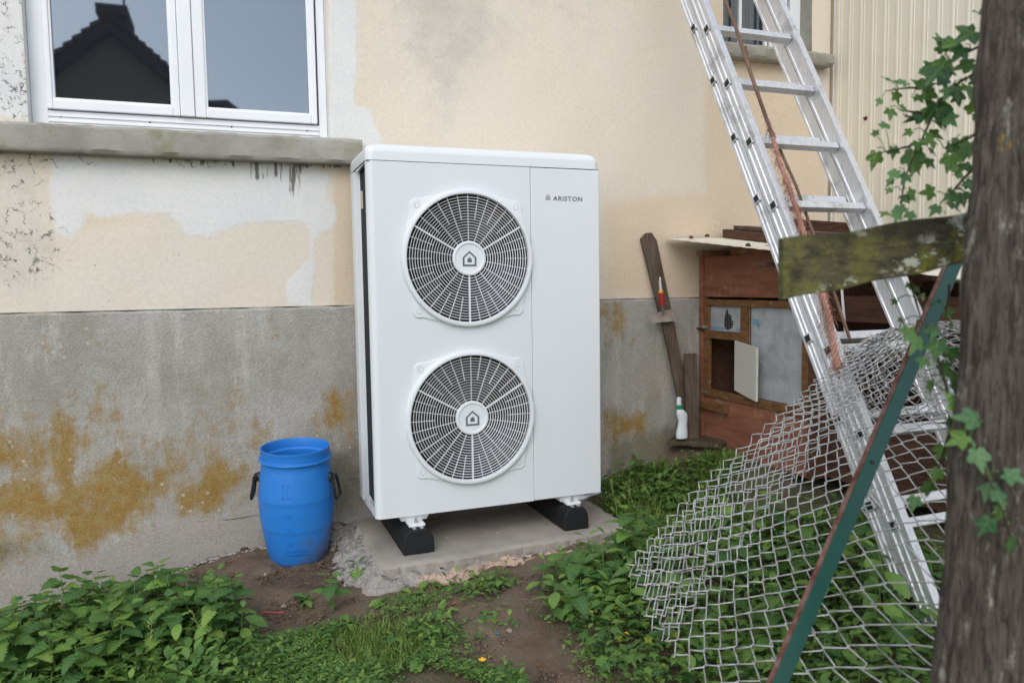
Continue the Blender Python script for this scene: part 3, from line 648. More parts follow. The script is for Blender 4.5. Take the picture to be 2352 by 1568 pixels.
# fan guards
def house_mark(parent, c, w, y, name='house_emblem'):
    """pentagon outline with a small solid house"""
    def pent(k, dz=0): return [(c[0]+k*x*w, y, c[2]+dz+k*z*w) for x, z in ((-.5, -.52), (.5, -.52), (.5, .10), (0, .55), (-.5, .10))]
    b = MB(); o, i_ = pent(1.), pent(.74, -.005*w); d = np.array((0, -.0006, 0))
    for k in range(5):
        a, b2, c2, d2 = o[k], o[(k+1) % 5], i_[(k+1) % 5], i_[k]
        b.prism([a, b2, c2, d2], d)
    s_ = [(c[0]+x*w, y, c[2]+z*w) for x, z in ((-.16, -.24), (.16, -.24), (.16, -.03), (0, .13), (-.16, -.03))]
    b.prism(s_, d)
    return b.build(name, mt['logo'], parent)
def fan_guard(zc):
    c = (FANX, 0, zc); yF = -.020
    b = MB(); b.lathe([(FR, .002), (FR, .018), (FR+.003, .0225), (FR+.010, .0235), (FR+.016, .021), (FR+.020, .012), (FR+.022, .0005)], c, 96, '-y')
    ring = b.build('fan_guard', mt['unit2'], hp, smooth=True)
    # backing plate with four eared corners
    out = []; R = FR+.019
    for q_ in range(4):
        a0 = rad(45+90*q_); e = (math.cos(a0), math.sin(a0))
        for k in np.linspace(-31, -27, 2): out.append((R*math.cos(a0+rad(k)), R*math.sin(a0+rad(k))))
        for k in np.linspace(-70, 70, 9): out.append((e[0]*.284+.026*math.cos(a0+rad(k)), e[1]*.284+.026*math.sin(a0+rad(k))))
        for k in np.linspace(27, 31, 2): out.append((R*math.cos(a0+rad(k)), R*math.sin(a0+rad(k))))
        for k in np.linspace(34, 56, 4): out.append((R*math.cos(a0+rad(k)), R*math.sin(a0+rad(k))))
    inn = []
    for x, z in out: l = math.hypot(x, z); inn.append((x/l*(FR+.008), z/l*(FR+.008)))
    n = len(out); b = MB()
    o3 = [(FANX+x, 0, zc+z) for x, z in out]; o2 = [(FANX+x, -.0045, zc+z) for x, z in out]; o1 = [(FANX+x*.992, -.006, zc+z*.992) for x, z in out]; i1 = [(FANX+x, -.006, zc+z) for x, z in inn]
    b.add(o3+o2+o1+i1, [(k+j*n, (k+1) % n+j*n, (k+1) % n+(j+1)*n, k+(j+1)*n) for j in range(3) for k in range(n)])
    b.build('mounting_plate', mt['unit2'], ring, smooth=True)
    for q_ in range(4):
        a0 = rad(45+90*q_); p = (FANX+.284*math.cos(a0), -.0062, zc+.284*math.sin(a0))
        MB().lathe([(.0104, 0), (.0104, .0004), (.0110, .0004), (.0110, 0)], p, 20, '-y').build('screw_seat', mt['seam'], ring)
        MB().lathe([(0, .001), (.0098, .001), (.0104, 0)], p, 20, '-y').build('screw_cover', mt['unit2'], ring)
    # concentric rings and spokes
    r0 = .0665; n = 16
    for k in range(1, n+1):
        r_ = r0+(FR-r0)*(k/(n+1)); t = .0011
        MB().lathe([(r_-t, .0045), (r_-t, .0078), (r_+t, .0085), (r_+t, .0045)], (FANX, -.006, zc), 72, '-y', close=True).build('guard_ring', mt['unit2'], ring)
    for k in range(36):
        a0 = rad(10*k+90); long_ = k % 2 == 0; thick = k in (6, 18, 30)
        ra = r0-.004 if long_ else r0+(FR-r0)*.46; w_ = .0027 if thick else .0008
        e = np.array((math.cos(a0), 0, math.sin(a0))); s_ = np.array((-e[2], 0, e[0]))*w_
        p0 = np.array((FANX, -.0035, zc))+e*ra; p1 = np.array((FANX, -.0035, zc))+e*(FR+.003)
        dy = np.array((0, -.009 if not thick else -.012, 0))
        MB().obox(p0-s_, p1-p0, 2*s_, dy).build('guard_spoke', mt['unit2'], ring)
    hub = MB().lathe([(.0675, .004), (.0675, .017), (.065, .0195), (.058, .020), (.0555, .0165), (.054, .0155), (.0, .0155)], c, 48, '-y').build('guard_hub', mt['unit2'], ring, smooth=True)
    house_mark(ring, (FANX+.001, 0, zc-.002), .056, -.0156)
    # what turns behind it
    f_ = MB().lathe([(FR+.003, -.004), (FR, -.03), (FR-.004, -.10), (FR, -.16)], c, 64, '-y').build('fan_shroud', mt['shroud'], hp, smooth=True)
    MB().lathe([(.0, -.045), (.075, -.05), (.085, -.06), (.085, -.15)], c, 32, '-y').build('fan_hub', mt['blade'], hp, smooth=True)
    for k in range(3):
        b = MB(); vs = []; nr, nt = 7, 9
        for i in range(nr):
            r_ = .08+(FR-.012-.08)*i/(nr-1)
            for j in range(nt):
                u = j/(nt-1); a0 = rad(120*k+33)+u*rad(78)+rad(14)*(i/(nr-1))
                vs.append((FANX+r_*math.cos(a0), .05+.085*u+.01*math.sin(u*3.1), zc+r_*math.sin(a0)))
        b.add(vs, [(i*nt+j, i*nt+j+1, (i+1)*nt+j+1, (i+1)*nt+j) for i in range(nr-1) for j in range(nt-1)])
        b.build('fan_blade', mt['blade'], hp, smooth='all')
fan_guard(FZ1); fan_guard(FZ2)
def letters(body, name, m, parent, origin, ex, ez, size, depth=.0005, spacing=1., bold=0.):
    """flat raised lettering; ex / ez are the writing and upright directions"""
    cu = bpy.data.curves.new(name, 'FONT'); cu.body = body; cu.size = size; cu.extrude = depth; cu.space_character = spacing; cu.resolution_u = 3; cu.offset = bold
    tmp = bpy.data.objects.new(name, cu); COL.objects.link(tmp); bpy.context.view_layer.update()
    me = bpy.data.meshes.new_from_object(tmp.evaluated_get(bpy.context.evaluated_depsgraph_get())); bpy.data.objects.remove(tmp); bpy.data.curves.remove(cu)
    ex, ez, o = Vector(ex).normalized(), Vector(ez).normalized(), Vector(origin); ny = ex.cross(ez)
    for v in me.vertices: c = v.co.copy(); v.co = o+ex*c.x+ez*c.y+ny*c.z
    me.name = name; me.materials.clear(); me.materials.append(m)
    return link_mesh(name, me, parent)
# name on the service panel
pa = on_y(1270, 461, 0); pb = on_y(1337, 461, 0); wd = pb[0]-pa[0]
t = letters('ARISTON', 'lettering', mt['logo'], hp, (0, 0, 0), (1, 0, 0), (0, 0, 1), .026, .0004, 1.12, .0004)
xs_ = [v.co.x for v in t.data.vertices]; zs_ = [v.co.z for v in t.data.vertices]; kx = wd/(max(xs_)-min(xs_)); h_t = (on_y(1300, 451, 0)[2]-on_y(1300, 461.5, 0)[2]); kz = h_t/(max(zs_)-min(zs_))
for v in t.data.vertices: v.co = (pa[0]+(v.co.x-min(xs_))*kx, v.co.y-.0008, pa[2]+(v.co.z-min(zs_))*kz)
pc = on_y(1258.5, 453, 0); house_mark(hp, (pc[0], 0, pc[2]), .020, -.0006)
# ================================================================== FEET AND PAD
PADZ = -.136
def foot(x0, x1, y0, label):
    o = thing('rubber_foot', label, 'support foot', ((x0+x1)/2, .2, PADZ), 'rubber feet under the heat pump')
    w = x1-x0; prof = [(x0, PADZ+.001), (x0, PADZ+.048), (x0+.004, PADZ+.066), (x0+.013, PADZ+.083), (x0+.029, PADZ+.097), (x1-.029, PADZ+.097), (x1-.013, PADZ+.083), (x1-.004, PADZ+.066), (x1, PADZ+.048), (x1, PADZ+.001)]
    b = MB(); b.prism([(x, y0, z) for x, z in prof], (0, .50, 0)); b.build('rubber_block', mt['rubber'], o, bevel=.007, seg=3, smooth=True)
    for yy in (y0+.08, y0+.2, y0+.32):      # hollow pockets along the flank show as raised ribs
        MB().hexa([(x0-.004, yy, PADZ+.01), (x0+.004, yy, PADZ+.01), (x0+.004, yy+.03, PADZ+.01), (x0-.004, yy+.03, PADZ+.01), (x0+.012, yy, PADZ+.09), (x0+.02, yy, PADZ+.09), (x0+.02, yy+.03, PADZ+.09), (x0+.012, yy+.03, PADZ+.09)]).build('flank_rib', mt['rubber'], o, bevel=.003)
    xc = (x0+x1)/2
    b = MB(); yr = y0+.006
    b.box((xc-.021, yr, PADZ+.0975), (xc-.008, y0+.49, PADZ+.1)); b.box((xc+.008, yr, PADZ+.0975), (xc+.021, y0+.49, PADZ+.1))
    b.box((xc-.010, yr, PADZ+.080), (xc-.008, y0+.49, PADZ+.0975)); b.box((xc+.008, yr, PADZ+.080), (xc+.010, y0+.49, PADZ+.0975)); b.box((xc-.008, yr, PADZ+.080), (xc+.008, y0+.49, PADZ+.082))
    b.build('channel_rail', mt['steel'], o)
    return xc
for (x0, x1, y0, lab) in ((.090, .212, -.058, 'black rubber foot under the left front corner of the heat pump'), (.774, .886, -.035, 'black rubber foot under the right end of the heat pump, beside the weeds')):
    xc = foot(x0, x1, y0, lab)
    b = MB(); b.box((xc-.032, y0+.022, PADZ+.1005), (xc+.032, .12, PADZ+.112)); br = b.build('mounting_bracket', mt['unit2'], hp, bevel=.004)
    b = MB(); b.hexa([(xc-.05, .02, PADZ+.112), (xc+.05, .02, PADZ+.112), (xc+.05, .12, PADZ+.112), (xc-.05, .12, PADZ+.112), (xc-.06, .012, -.0025), (xc+.06, .012, -.0025), (xc+.06, .12, -.0025), (xc-.06, .12, -.0025)]); b.build('bracket_web', mt['unit2'], br)
    yb = y0+.045
    MB().lathe([(.009, .1125), (.009, .115), (.0065, .115), (.0065, .121), (.0035, .121), (.0035, .133), (0, .133)], (xc, yb, PADZ), 6, 'z').build('bolt', mt['steel'], br)
def pad():
    o = thing('concrete_pad', 'rough concrete slab with crumbly mortar edge beneath the heat pump', 'slab', (.5, .15, PADZ-.1))
    x0, x1, y0, y1 = -.025, 1.075, -.150, .487
    rr = np.random.default_rng(3); xs = np.linspace(x0, x1, 54); ys = np.linspace(y0, y1, 34); Xg, Yg = np.meshgrid(xs, ys)
    n, m_ = Xg.shape
    ed = np.minimum.reduce([Xg-x0, x1-Xg, Yg-y0]); zz = PADZ+rr.normal(size=Xg.shape)*.0007-np.clip(.018-ed, 0, 1)**2*26
    jx = np.where(np.isclose(Xg, x0) | np.isclose(Xg, x1), rr.normal(size=Xg.shape)*.006, 0); jy = np.where(np.isclose(Yg, y0), rr.normal(size=Xg.shape)*.004+.006*np.sin(Xg*14), 0)
    yt = Yg+jy+.07*np.clip(Xg-.2, 0, 1)*(Yg < y0+.35)*np.clip((y0+.35-Yg)/.35, 0, 1)
    v = np.stack([Xg+jx, yt, zz], -1).reshape(-1, 3).tolist()
    f = [(i*m_+j, i*m_+j+1, (i+1)*m_+j+1, (i+1)*m_+j) for i in range(n-1) for j in range(m_-1)]
    b = MB().add(v, f)
    bd = [i*m_ for i in range(n-1, 0, -1)]+list(range(m_))+[i*m_+m_-1 for i in range(1, n)]
    k = len(b.v); b.v += [(b.v[i][0], b.v[i][1], -.30) for i in bd]; b.f += [(bd[q_], k+q_, k+q_+1, bd[q_+1]) for q_ in range(len(bd)-1)]
    me = b.mesh('slab', mt['pad'], smooth=True); link_mesh('slab', me, o)
    # mortar squeezed out round the slab
    per = [b.v[i] for i in bd]; per = [per[0]]+[p for p in per[1:]]
    L = []; 
    for a, c in zip(per[:-1], per[1:]):
        k = max(1, int(math.hypot(a[0]-c[0], a[1]-c[1])/.012))
        for q_ in range(k): L.append((a[0]+(c[0]-a[0])*q_/k, a[1]+(c[1]-a[1])*q_/k))
    L = np.array(L); T = np.roll(L, -1, 0)-np.roll(L, 1, 0); T[0] = T[1]; T[-1] = T[-2]; T /= np.linalg.norm(T, axis=1)[:, None]
    N_ = np.stack([T[:, 1], -T[:, 0]], 1)
    ker = np.ones(7)/7; N_ = np.stack([np.convolve(np.pad(N_[:, i], 3, 'edge'), ker, 'valid') for i in (0, 1)], 1)
    left = L[:, 0] < x0+.03; wide = np.where(left, .12, .07)+.02*np.convolve(rr.normal(size=len(L)), np.ones(9)/4, 'same'); wide = np.clip(wide, .02, .15)
    V = []; pink = []; K = 10
    for q_ in range(len(L)):
        for j in range(K):
            u = j/(K-1); p = L[q_]+N_[q_]*(wide[q_]*u-.006)
            g = float(gz(p[0], p[1])); z0 = PADZ-(.034 if not left[q_] else .006)
            z = z0*(1-u**1.3)+(g-.006)*u**1.3+rr.normal()*.0085*(0 < j < K-1)
            V.append((p[0]+rr.normal()*.004, p[1]+rr.normal()*.004, z))
            pink.append((0.05 if left[q_] else np.clip((L[q_][0]-.02)/.12, 0, 1)*(.25+.8*u)))
    f = [(q_*K+j, q_*K+j+1, (q_+1)*K+j+1, (q_+1)*K+j) for q_ in range(len(L)-1) for j in range(K-1)]
    me = MB().add(V, f).mesh('mortar_edge', mt['mortar'], smooth='all'); add_attr(me, 'pink', pink); link_mesh('mortar_edge', me, o)
pad()
b = MB(); b.tube([on_y(1318, 1150, .36), on_y(1336, 1146, .35), on_y(1345, 1142, .34), on_y(1362, 1136, .34), on_y(1380, 1130, .34)], [.024, .025, .017, .008, .008], 12); tag(b.build('drain_pipe', mt['steel'], None, smooth=True), 'grey pipe elbow poking out behind the right rubber foot', 'pipe')
# ================================================================== BLUE BARREL
BX, BY = -.270, .285; BZ = float(gz(BX, BY))-.006
bar = thing('blue_barrel', 'open blue plastic barrel with two black handles standing by the plinth', 'barrel', (BX, BY, BZ))
H = .452; KR_, KH_ = .972, 1.03
prof = [(.0, .004), (.100, .0), (.112, .006), (.119, .02), (.130, .07), (.1405, .13), (.1435, .150), (.1441, .1515), (.1442, .155), (.1495, .20), (.1510, .24), (.1512, .262), (.1518, .2645), (.1514, .268), (.1490, .30), (.1440, .34), (.1390, .374), (.1345, .398), (.136, .404), (.1445, .405), (.1460, .409), (.1445, .413), (.1372, .415), (.1362, .420), (.1362, .440), (.1385, .446), (.1378, .452), (.1335, .452), (.1310, .446), (.1308, .416), (.123, .409), (.122, .400), (.128, .372), (.143, .25), (.135, .12), (.11, .012), (0, .010)]
prof = [(r_*KR_, h_*KH_) for r_, h_ in prof]
me = MB().lathe(prof, (0, 0, 0), 72).mesh('body', mt['barrel'], smooth=True)
me.transform(Matrix.Translation((BX, BY, BZ)))
me2 = MB().lathe(prof, (0, 0, 0), 72).mesh('body', mt['barrel'], smooth=True)
body = bpy.data.objects.new('body', me2); COL.objects.link(body); body.parent = bar; bpy.data.meshes.remove(me)
def rim_notch():
    for k in range(40):
        a = 2*math.pi*k/40; c_, s_ = math.cos(a), math.sin(a)
        b = MB().obox((BX+.1360*c_-.006*-s_*-1, BY+.1360*s_, BZ+.436), (-.010*s_, .010*c_, 0), (.0018*c_, .0018*s_, 0), (0, 0, .004)); b.build('rim_notch', mt['barrel'], bar)
rim_notch(); bar.rotation_euler = (.065, .0, 0)
def br_(z):
    for (r0, h0), (r1, h1) in zip(prof[2:18], prof[3:19]):
        if h0 <= z <= h1 and h1 > h0: return r0+(r1-r0)*(z-h0)/(h1-h0)
    return .15
def on_barrel(a, z, off=0): r_ = br_(z)+off; return np.array((BX+r_*math.cos(a), BY+r_*math.sin(a), BZ+z))
def wrap(o, a_c, z_c):
    """bend flat lettering (x across, z up) round the barrel"""
    for v in o.data.vertices:
        a = a_c+v.co.x/.15; z = z_c+v.co.z; p = on_barrel(a, z, .0010-v.co.y); v.co = p
to_cam = math.atan2(CAM[1]-BY, CAM[0]-BX)
a_m = to_cam-rad(17)
for s_ in (-1, 1):
    xx = s_*.0095
    b = MB()
    for p_, q_ in (((xx, .005), (xx, .062)), ((xx-.006, .052), (xx, .064)), ((xx+.006, .052), (xx, .064)), ((xx-.005, .0), (xx-.005, .012)), ((xx+.005, .0), (xx+.005, .012))):
        b.tube([on_barrel(a_m+p_[0]/.15, .290+p_[1], .0005), on_barrel(a_m+q_[0]/.15, .290+q_[1], .0005)], .0010, 5)
    b.build('arrow_mark', mt['barrel'], bar)
MB().tube([on_barrel(a_m+x/.15, .284, .0006) for x in np.linspace(-.02, .02, 7)], .0012, 5).build('arrow_mark', mt['barrel'], bar)
for z, tx in ((.226, '30'), (.172, 'S'), (.106, 'WS')):
    MB().tube([on_barrel(a_m+.06+.0125*math.cos(t)/.15, z+.0125*math.sin(t), .0004) for t in np.linspace(0, 2*math.pi, 21)], .0009, 5).build('round_mark', mt['barrel'], bar)
    t_ = letters(tx, 'embossed_number', mt['barrel'], bar, (-.0075 if len(tx) > 1 else -.0035, 0, -.005), (1, 0, 0), (0, 0, 1), .015, .0008); wrap(t_, a_m+.06, z)
for z, tx in ((.078, 'UN 1H2/X55/S/06'), (.062, 'F/BVT1020288/SLZ')):
    t_ = letters(tx, 'embossed_code', mt['barrel'], bar, (-.02, 0, -.005), (1, 0, 0), (0, 0, 1), .0125, .0008); wrap(t_, a_m+.06, z)
for a_h in (to_cam+rad(68), to_cam-rad(98)):
    e = np.array((math.cos(a_h), math.sin(a_h), 0)); s_ = np.array((-e[1], e[0], 0)); up = np.array((0, 0, 1.)); c = np.array((BX, BY, BZ+.345))+e*.138
    b = MB(); b.tube([c-e*.004, c+e*.010], .020, 14); b.tube([c+e*.008, c+e*.022], .011, 12); hb = b.build('handle_boss', mt['black'], bar, bevel=.002)
    for q_ in (-1, 1): MB().tube([c+e*.018+s_*.006*q_+up*.004, c+e*.018+s_*.026*q_+up*.002], .0085, 8).build('handle_lug', mt['black'], hb)
    g = c+e*.020-up*.002
    pts = [g+s_*.025, g+s_*.027-up*.030+e*.006, g+s_*.030-up*.066+e*.012, g+s_*.024-up*.080+e*.014, g-s_*.024-up*.080+e*.014, g-s_*.030-up*.066+e*.012, g-s_*.027-up*.030+e*.006, g-s_*.025]
    MB().tube(pts, .0058, 8).build('handle', mt['black'], hb, smooth=True)

# ================================================================== RABBIT HUTCH against the shed
HX = 1.79
def hp_(zx, zy, x=HX): return on_x(1378.2+.3843*zx, 488.1+.3843*zy, x)
hut = thing('rabbit_hutch', 'red brown wooden rabbit hutch with a small open white door under a cream sheet roof', 'hutch', (2.15, .05, .05))
def hb(name, y0, y1, z0, z1, x0=HX, t=.02, m='hutch', parent=None, bevel=.003):
    return MB().box((x0, min(y0, y1), z0), (x0+t, max(y0, y1), z1)).build(name, mt[m], parent or hut, bevel=bevel)
hb('corner_post', .485, .453, .085, 1.05, HX-.006, .04)
hb('upper_panel', .4525, -.335, .815, 1.02, HX+.004, .014)
hb('upper_trim', .4525, -.335, 1.0205, 1.052, HX-.004, .03)
hb('frame_rail', .452, -.305, .770, .802, HX-.004, .024, 'frame')
hb('frame_stile', .447, .408, .345, .7695, HX-.003, .022, 'frame')
hb('frame_stile', .152, .098, .345, .7695, HX-.003, .022, 'frame')
hb('frame_stile', -.265, -.305, .345, .7695, HX-.003, .022, 'frame')
hb('frame_rail', .4075, .1525, .605, .645, HX-.002, .02, 'frame')
hb('frame_rail', .452, -.305, .308, .3445, HX-.005, .024, 'frame')
hb('lower_panel', .4525, -.335, .045, .3065, HX+.004, .016)
hb('corner_post', -.306, -.336, .045, 1.02, HX-.004, .04, 'board')
hb('batten', .448, .238, .243, .284, HX-.022, .024, 'frame')
hb('hinge', .455, .405, .322, .333, HX-.0085, .003, 'steel', bevel=0); hb('hinge', .455, .41, .655, .668, HX-.0085, .003, 'steel', bevel=0)
MB().tube([(HX-.012, .50, .652), (HX-.012, .43, .650)], .006, 6).build('latch_bolt', mt['board'], hut)
# box behind
MB().box((HX+.021, .470, .05), (2.55, .482, 1.04)).build('side_board', mt['board'], hut)
MB().box((HX+.021, -.335, .05), (2.55, -.32, 1.0)).build('side_board', mt['board'], hut)
MB().box((2.53, -.319, .05), (2.549, .469, 1.04)).build('back_board', mt['board'], hut)
MB().box((HX+.021, -.319, .29), (2.529, .469, .305)).build('floor_board', mt['board'], hut)
MB().box((HX+.03, .115, .306), (2.5, .13, 1.0)).build('divider', mt['board'], hut)
for k in range(3): MB().tube([(1.9+.05*k, .30+.02*k, .31), (1.88+.03*k, .27+.03*k, .33+.03*k)], .0015, 4).build('straw', plain('straw', lin(190, 165, 110), .8), hut)
# upper left light: sheet torn open behind wire
pc = (.28, .705)
out = [(.4075, .646), (.1525, .646), (.1525, .7695), (.4075, .7695)]
hole = [(.293, .66), (.262, .652), (.232, .664), (.222, .694), (.238, .706), (.236, .722), (.262, .735), (.270, .758), (.283, .75), (.288, .722), (.296, .70)]
hole = [hole[i] for i in range(len(hole))]
def ring_fill(out, inn, x):
    """flat sheet with a ragged hole: both loops resampled by angle"""
    c = np.mean(inn, 0); n = 48; A = np.linspace(0, 2*math.pi, n, endpoint=False)
    def hit(poly, a):
        d = np.array((math.cos(a), math.sin(a))); best = None
        for i in range(len(poly)):
            p, q_ = np.array(poly[i])-c, np.array(poly[(i+1) % len(poly)])-c; e = q_-p; den = d[0]*e[1]-d[1]*e[0]
            if abs(den) < 1e-9: continue
            t = (p[0]*e[1]-p[1]*e[0])/den; u = (p[0]*d[1]-p[1]*d[0])/den
            if t > 0 and -1e-6 <= u <= 1+1e-6: best = t if best is None else max(best, t)
        return c+d*(best or .01)
    o = [hit(out, a) for a in A]; i_ = [hit(inn, a) for a in A]
    return MB().add([(x, y, z) for y, z in o]+[(x, y, z) for y, z in i_], [(k, (k+1) % n, n+(k+1) % n, n+k) for k in range(n)])
ring_fill(out, hole, HX+.012).build('torn_sheet', mt['paper'], hut, fix=False)
MB().obox((HX+.0115, .40, .652), (0, -.12, .002), (0, 0, .012), (-.0006, 0, 0)).build('blue_stripe', mt['bluetape'], hut)
MB().obox((HX+.0115, .20, .650), (0, -.04, .003), (0, 0, .013), (-.0006, 0, 0)).build('blue_stripe', mt['bluetape'], hut)
# big light: crumpled white sheet behind wire
n_ = 16; vs = []; rr = np.random.default_rng(5)
for i in range(n_):
    for j in range(n_): vs.append((HX+.02+rr.normal()*.0022, .0975-.362*j/(n_-1), .346+.423*i/(n_-1)))
MB().add(vs, [(i*n_+j, i*n_+j+1, (i+1)*n_+j+1, (i+1)*n_+j) for i in range(n_-1) for j in range(n_-1)]).build('white_sheet', mt['paper'], hut, fix=False, smooth='all')
MB().prism([(HX+.011, .080, .715), (HX+.011, .040, .712), (HX+.011, .030, .69), (HX+.011, .035, .668), (HX+.011, .055, .695), (HX+.011, .078, .69)], (-.0006, 0, 0)).build('blue_print', mt['bluetape'], hut)
def wire_grid(y0, y1, z0, z1, x, p=.0127, r=.0005):
    b = MB(); y = y0
    while y < y1: b.box((x, y-r, z0), (x+.001, y+r, z1)); y += p
    z = z0+.004
    while z < z1: b.box((x+.0011, y0, z-r), (x+.002, y1, z+r)); z += p
    tag(b.build('wire_mesh', mt['steel'], hut, fix=False), kind='stuff')
wire_grid(.1525, .4075, .645, .770, HX+.004); wire_grid(-.265, .098, .345, .770, HX+.004)
# little door swung wide open on the middle stile
h0, h1 = np.array((HX-.006, .190, 0)), np.array((1.752, -.012, 0)); ex = h1-h0; ey = np.array((-ex[1], ex[0], 0)); ey = ey/np.linalg.norm(ey)*.012
dr = MB().hexa([h0+(0, 0, .365), h1+(0, 0, .338), h1+ey+(0, 0, .338), h0+ey+(0, 0, .365), h0+(0, 0, .606), h1+(0, 0, .588), h1+ey+(0, 0, .588), h0+ey+(0, 0, .606)]).build('small_door', mt['door'], hut, bevel=.002)
MB().tube([h1+(0, 0, .455)+ey, h1+(-.012, -.012, .455)+ey], .003, 6).build('door_knob', mt['steel'], dr)
cp = [hp_(945, 880, HX-.02), hp_(985, 905, HX-.014), hp_(1040, 930, HX-.010), hp_(1110, 943, HX-.008), hp_(1205, 948, HX-.008)]
b = MB()
for a, c in zip(cp[:-1], cp[1:]):
    for k in range(5):
        p = a+(c-a)*k/5; q_ = a+(c-a)*(k+.8)/5; b.tube([p, (p+q_)/2+(0, 0, .0012 if k % 2 else -.0012), q_], .0013, 5)
b.build('door_chain', mt['steel'], hut)
# roof sheet, corrugated, falling towards the yard
def roof_sheet(p0, p1, up, label, per=.076, amp=.0015):
    """front edge p0->p1, depth vector up"""
    p0, p1, up = map(np.array, (p0, p1, up)); L = np.linalg.norm(p1-p0); n = int(L/per*8); vs = []
    for v in (0, 1):
        for i in range(n+1):
            s_ = i/n; vs.append(p0+(p1-p0)*s_+up*v+np.array((0, 0, amp*math.sin(s_*L/per*2*math.pi)*.5)))
    vs += [np.array(v)-(0, 0, .0022) for v in vs]; m_ = 2*(n+1)
    f = [(i, i+1, n+2+i, n+1+i) for i in range(n)]+[(m_+i, m_+n+1+i, m_+n+2+i, m_+i+1) for i in range(n)]+[(i, m_+i, m_+i+1, i+1) for i in range(n)]
    return MB().add(vs, f).build('roof_sheet', mt['cladding'], hut, smooth='all', fix=False)
roof_sheet((1.585, .478, 1.112), (1.640, -.40, 1.0), (.72, .0, .012), '')
roof_sheet((1.83, -.41, .965), (1.83, -1.35, .835), (.62, 0, .05), '')
for zx, zy in ((545, 150), (640, 140), (885, 195)):
    p = hp_(zx, zy, 1.66); MB().lathe([(0, .008), (.008, .006), (.010, 0), (.013, -.006)], (p[0], p[1], p[2]+.002), 10).build('roof_screw', mt['board'], hut)
for y in (.25, -.2): MB().box((1.62, y-.02, 1.045-.15*(.25-y)-.028), (2.5, y+.02, 1.045-.15*(.25-y)-.005)).build('roof_joist', mt['board'], hut)
# second, dark compartment towards the yard
MB().box((1.88, -1.2, .05), (2.55, -.337, .30)).build('lower_panel', mt['board'], hut)
MB().box((1.88, -1.2, .72), (1.90, -.337, .825)).build('upper_panel', mt['board'], hut)
MB().box((2.4, -1.2, .301), (2.42, -.337, .88)).build('back_board', mt['board'], hut)
MB().box((1.88, -1.2, .58), (1.895, -.337, .66)).build('cross_board', mt['plank'], hut)
MB().box((1.885, -1.2, .30), (2.399, -1.19, .82)).build('side_board', mt['board'], hut)
MB().tube([tuple(on_x(1930, 622, 1.875)+(0, 0, -.0)), tuple(on_x(1942, 766, 1.875))], .007, 4).build('metal_strip', mt['steel'], hut)
# loose boards left on the roof
def loose(label, a, c, w, t, m='board'):
    a, c = np.array(a, float), np.array(c, float); e = c-a; s_ = np.cross(e, (0, 0, 1)); s_ = s_/np.linalg.norm(s_)*w
    o = MB().obox(a, e, s_, (0, 0, t)).build('loose_board', mt[m], None, bevel=.004)
    return tag(o, label, 'board', 'old boards lying on the hutch roof')
def on_sheet(x, y): return (x, y, 1.112-.1276*(.478-y)+.012*(x-1.59)/.72+.004)
loose('dark brown board lying along the hutch roof, lowest of the boards there', on_sheet(1.90, .45), on_sheet(1.90, -.39), -.15, .042)
u_ = np.array((0, 0, .0435)); loose('weathered thin board lying on top of the lowest roof board', on_sheet(1.93, .40)+u_, on_sheet(1.95, -.36)+u_, -.10, .02, 'plank')
loose('rounded dark board raised highest on the hutch roof behind the ladder', on_sheet(2.10, .22)+np.array((0, 0, .055)), on_sheet(2.16, -.39)+np.array((0, 0, .05)), -.09, .05)
loose('dark offcut lying on the roof sheet under the highest board', on_sheet(2.09, .20), on_sheet(2.12, -.36), -.10, .048)
p = on_y(1648, 512, .45); b = MB(); b.tube([p+(.022*math.cos(t), 0, .02*math.sin(t)) for t in np.linspace(-1.2, 4.6, 16)], .0012, 5); tag(b.build('wire_loop', mt['steel'], None), 'thin loop of wire sticking up at the end of the roof boards', 'wire')
# rotten boards on the soil in front
for k, (pts, z, lab) in enumerate((([(1530, 1022), (1560, 1004), (1680, 1018), (1660, 1030)], .075, 'rotten board nearest the plinth in front of the hutch'), ([(1560, 1024), (1600, 1012), (1718, 1034), (1690, 1046)], .055, 'rotten board in front of the hutch, partly under the other'), ([(1600, 1040), (1640, 1030), (1735, 1048), (1700, 1062)], .035, 'low rotten board in front of the hutch, nearest the wire netting'))):
    P = [on_z(x, y, z) for x, y in pts]; b = MB(); rr = np.random.default_rng(k); lo = []
    for i in range(4):
        p, q_ = P[i], P[(i+1) % 4]
        for u in np.linspace(0, 1, 7)[:-1]: s_ = p+(q_-p)*u; lo.append((s_[0]+rr.normal()*.006, s_[1]+rr.normal()*.006, z+rr.normal()*.002))
    b.prism(lo, (0, 0, .024)); o = b.build('rotten_board', mt['rotten'], None, bevel=.003); tag(o, lab, 'board', 'rotten boards in front of the hutch')
# bank of soil under them
bk = MB(); vs = []; rr = np.random.default_rng(9)
for i in range(9):
    for j in range(15):
        u, v = i/8, j/14; y = .49-.62*v; x = 1.50+.34*u+.05*v; z = -.05+.11*np.clip(u*2.2, 0, 1)**.7*(1-.25*v)-.03*v*(1-u)+rr.normal()*.005; vs.append((x, y, z if 0 < i else z-.06))
tag(bk.add(vs, [(i*15+j, i*15+j+1, (i+1)*15+j+1, (i+1)*15+j) for i in range(8) for j in range(14)]).build('soil_bank', mt['soil'], None, fix=False, smooth='all'), 'low bank of crumbly soil in front of the hutch', kind='structure')
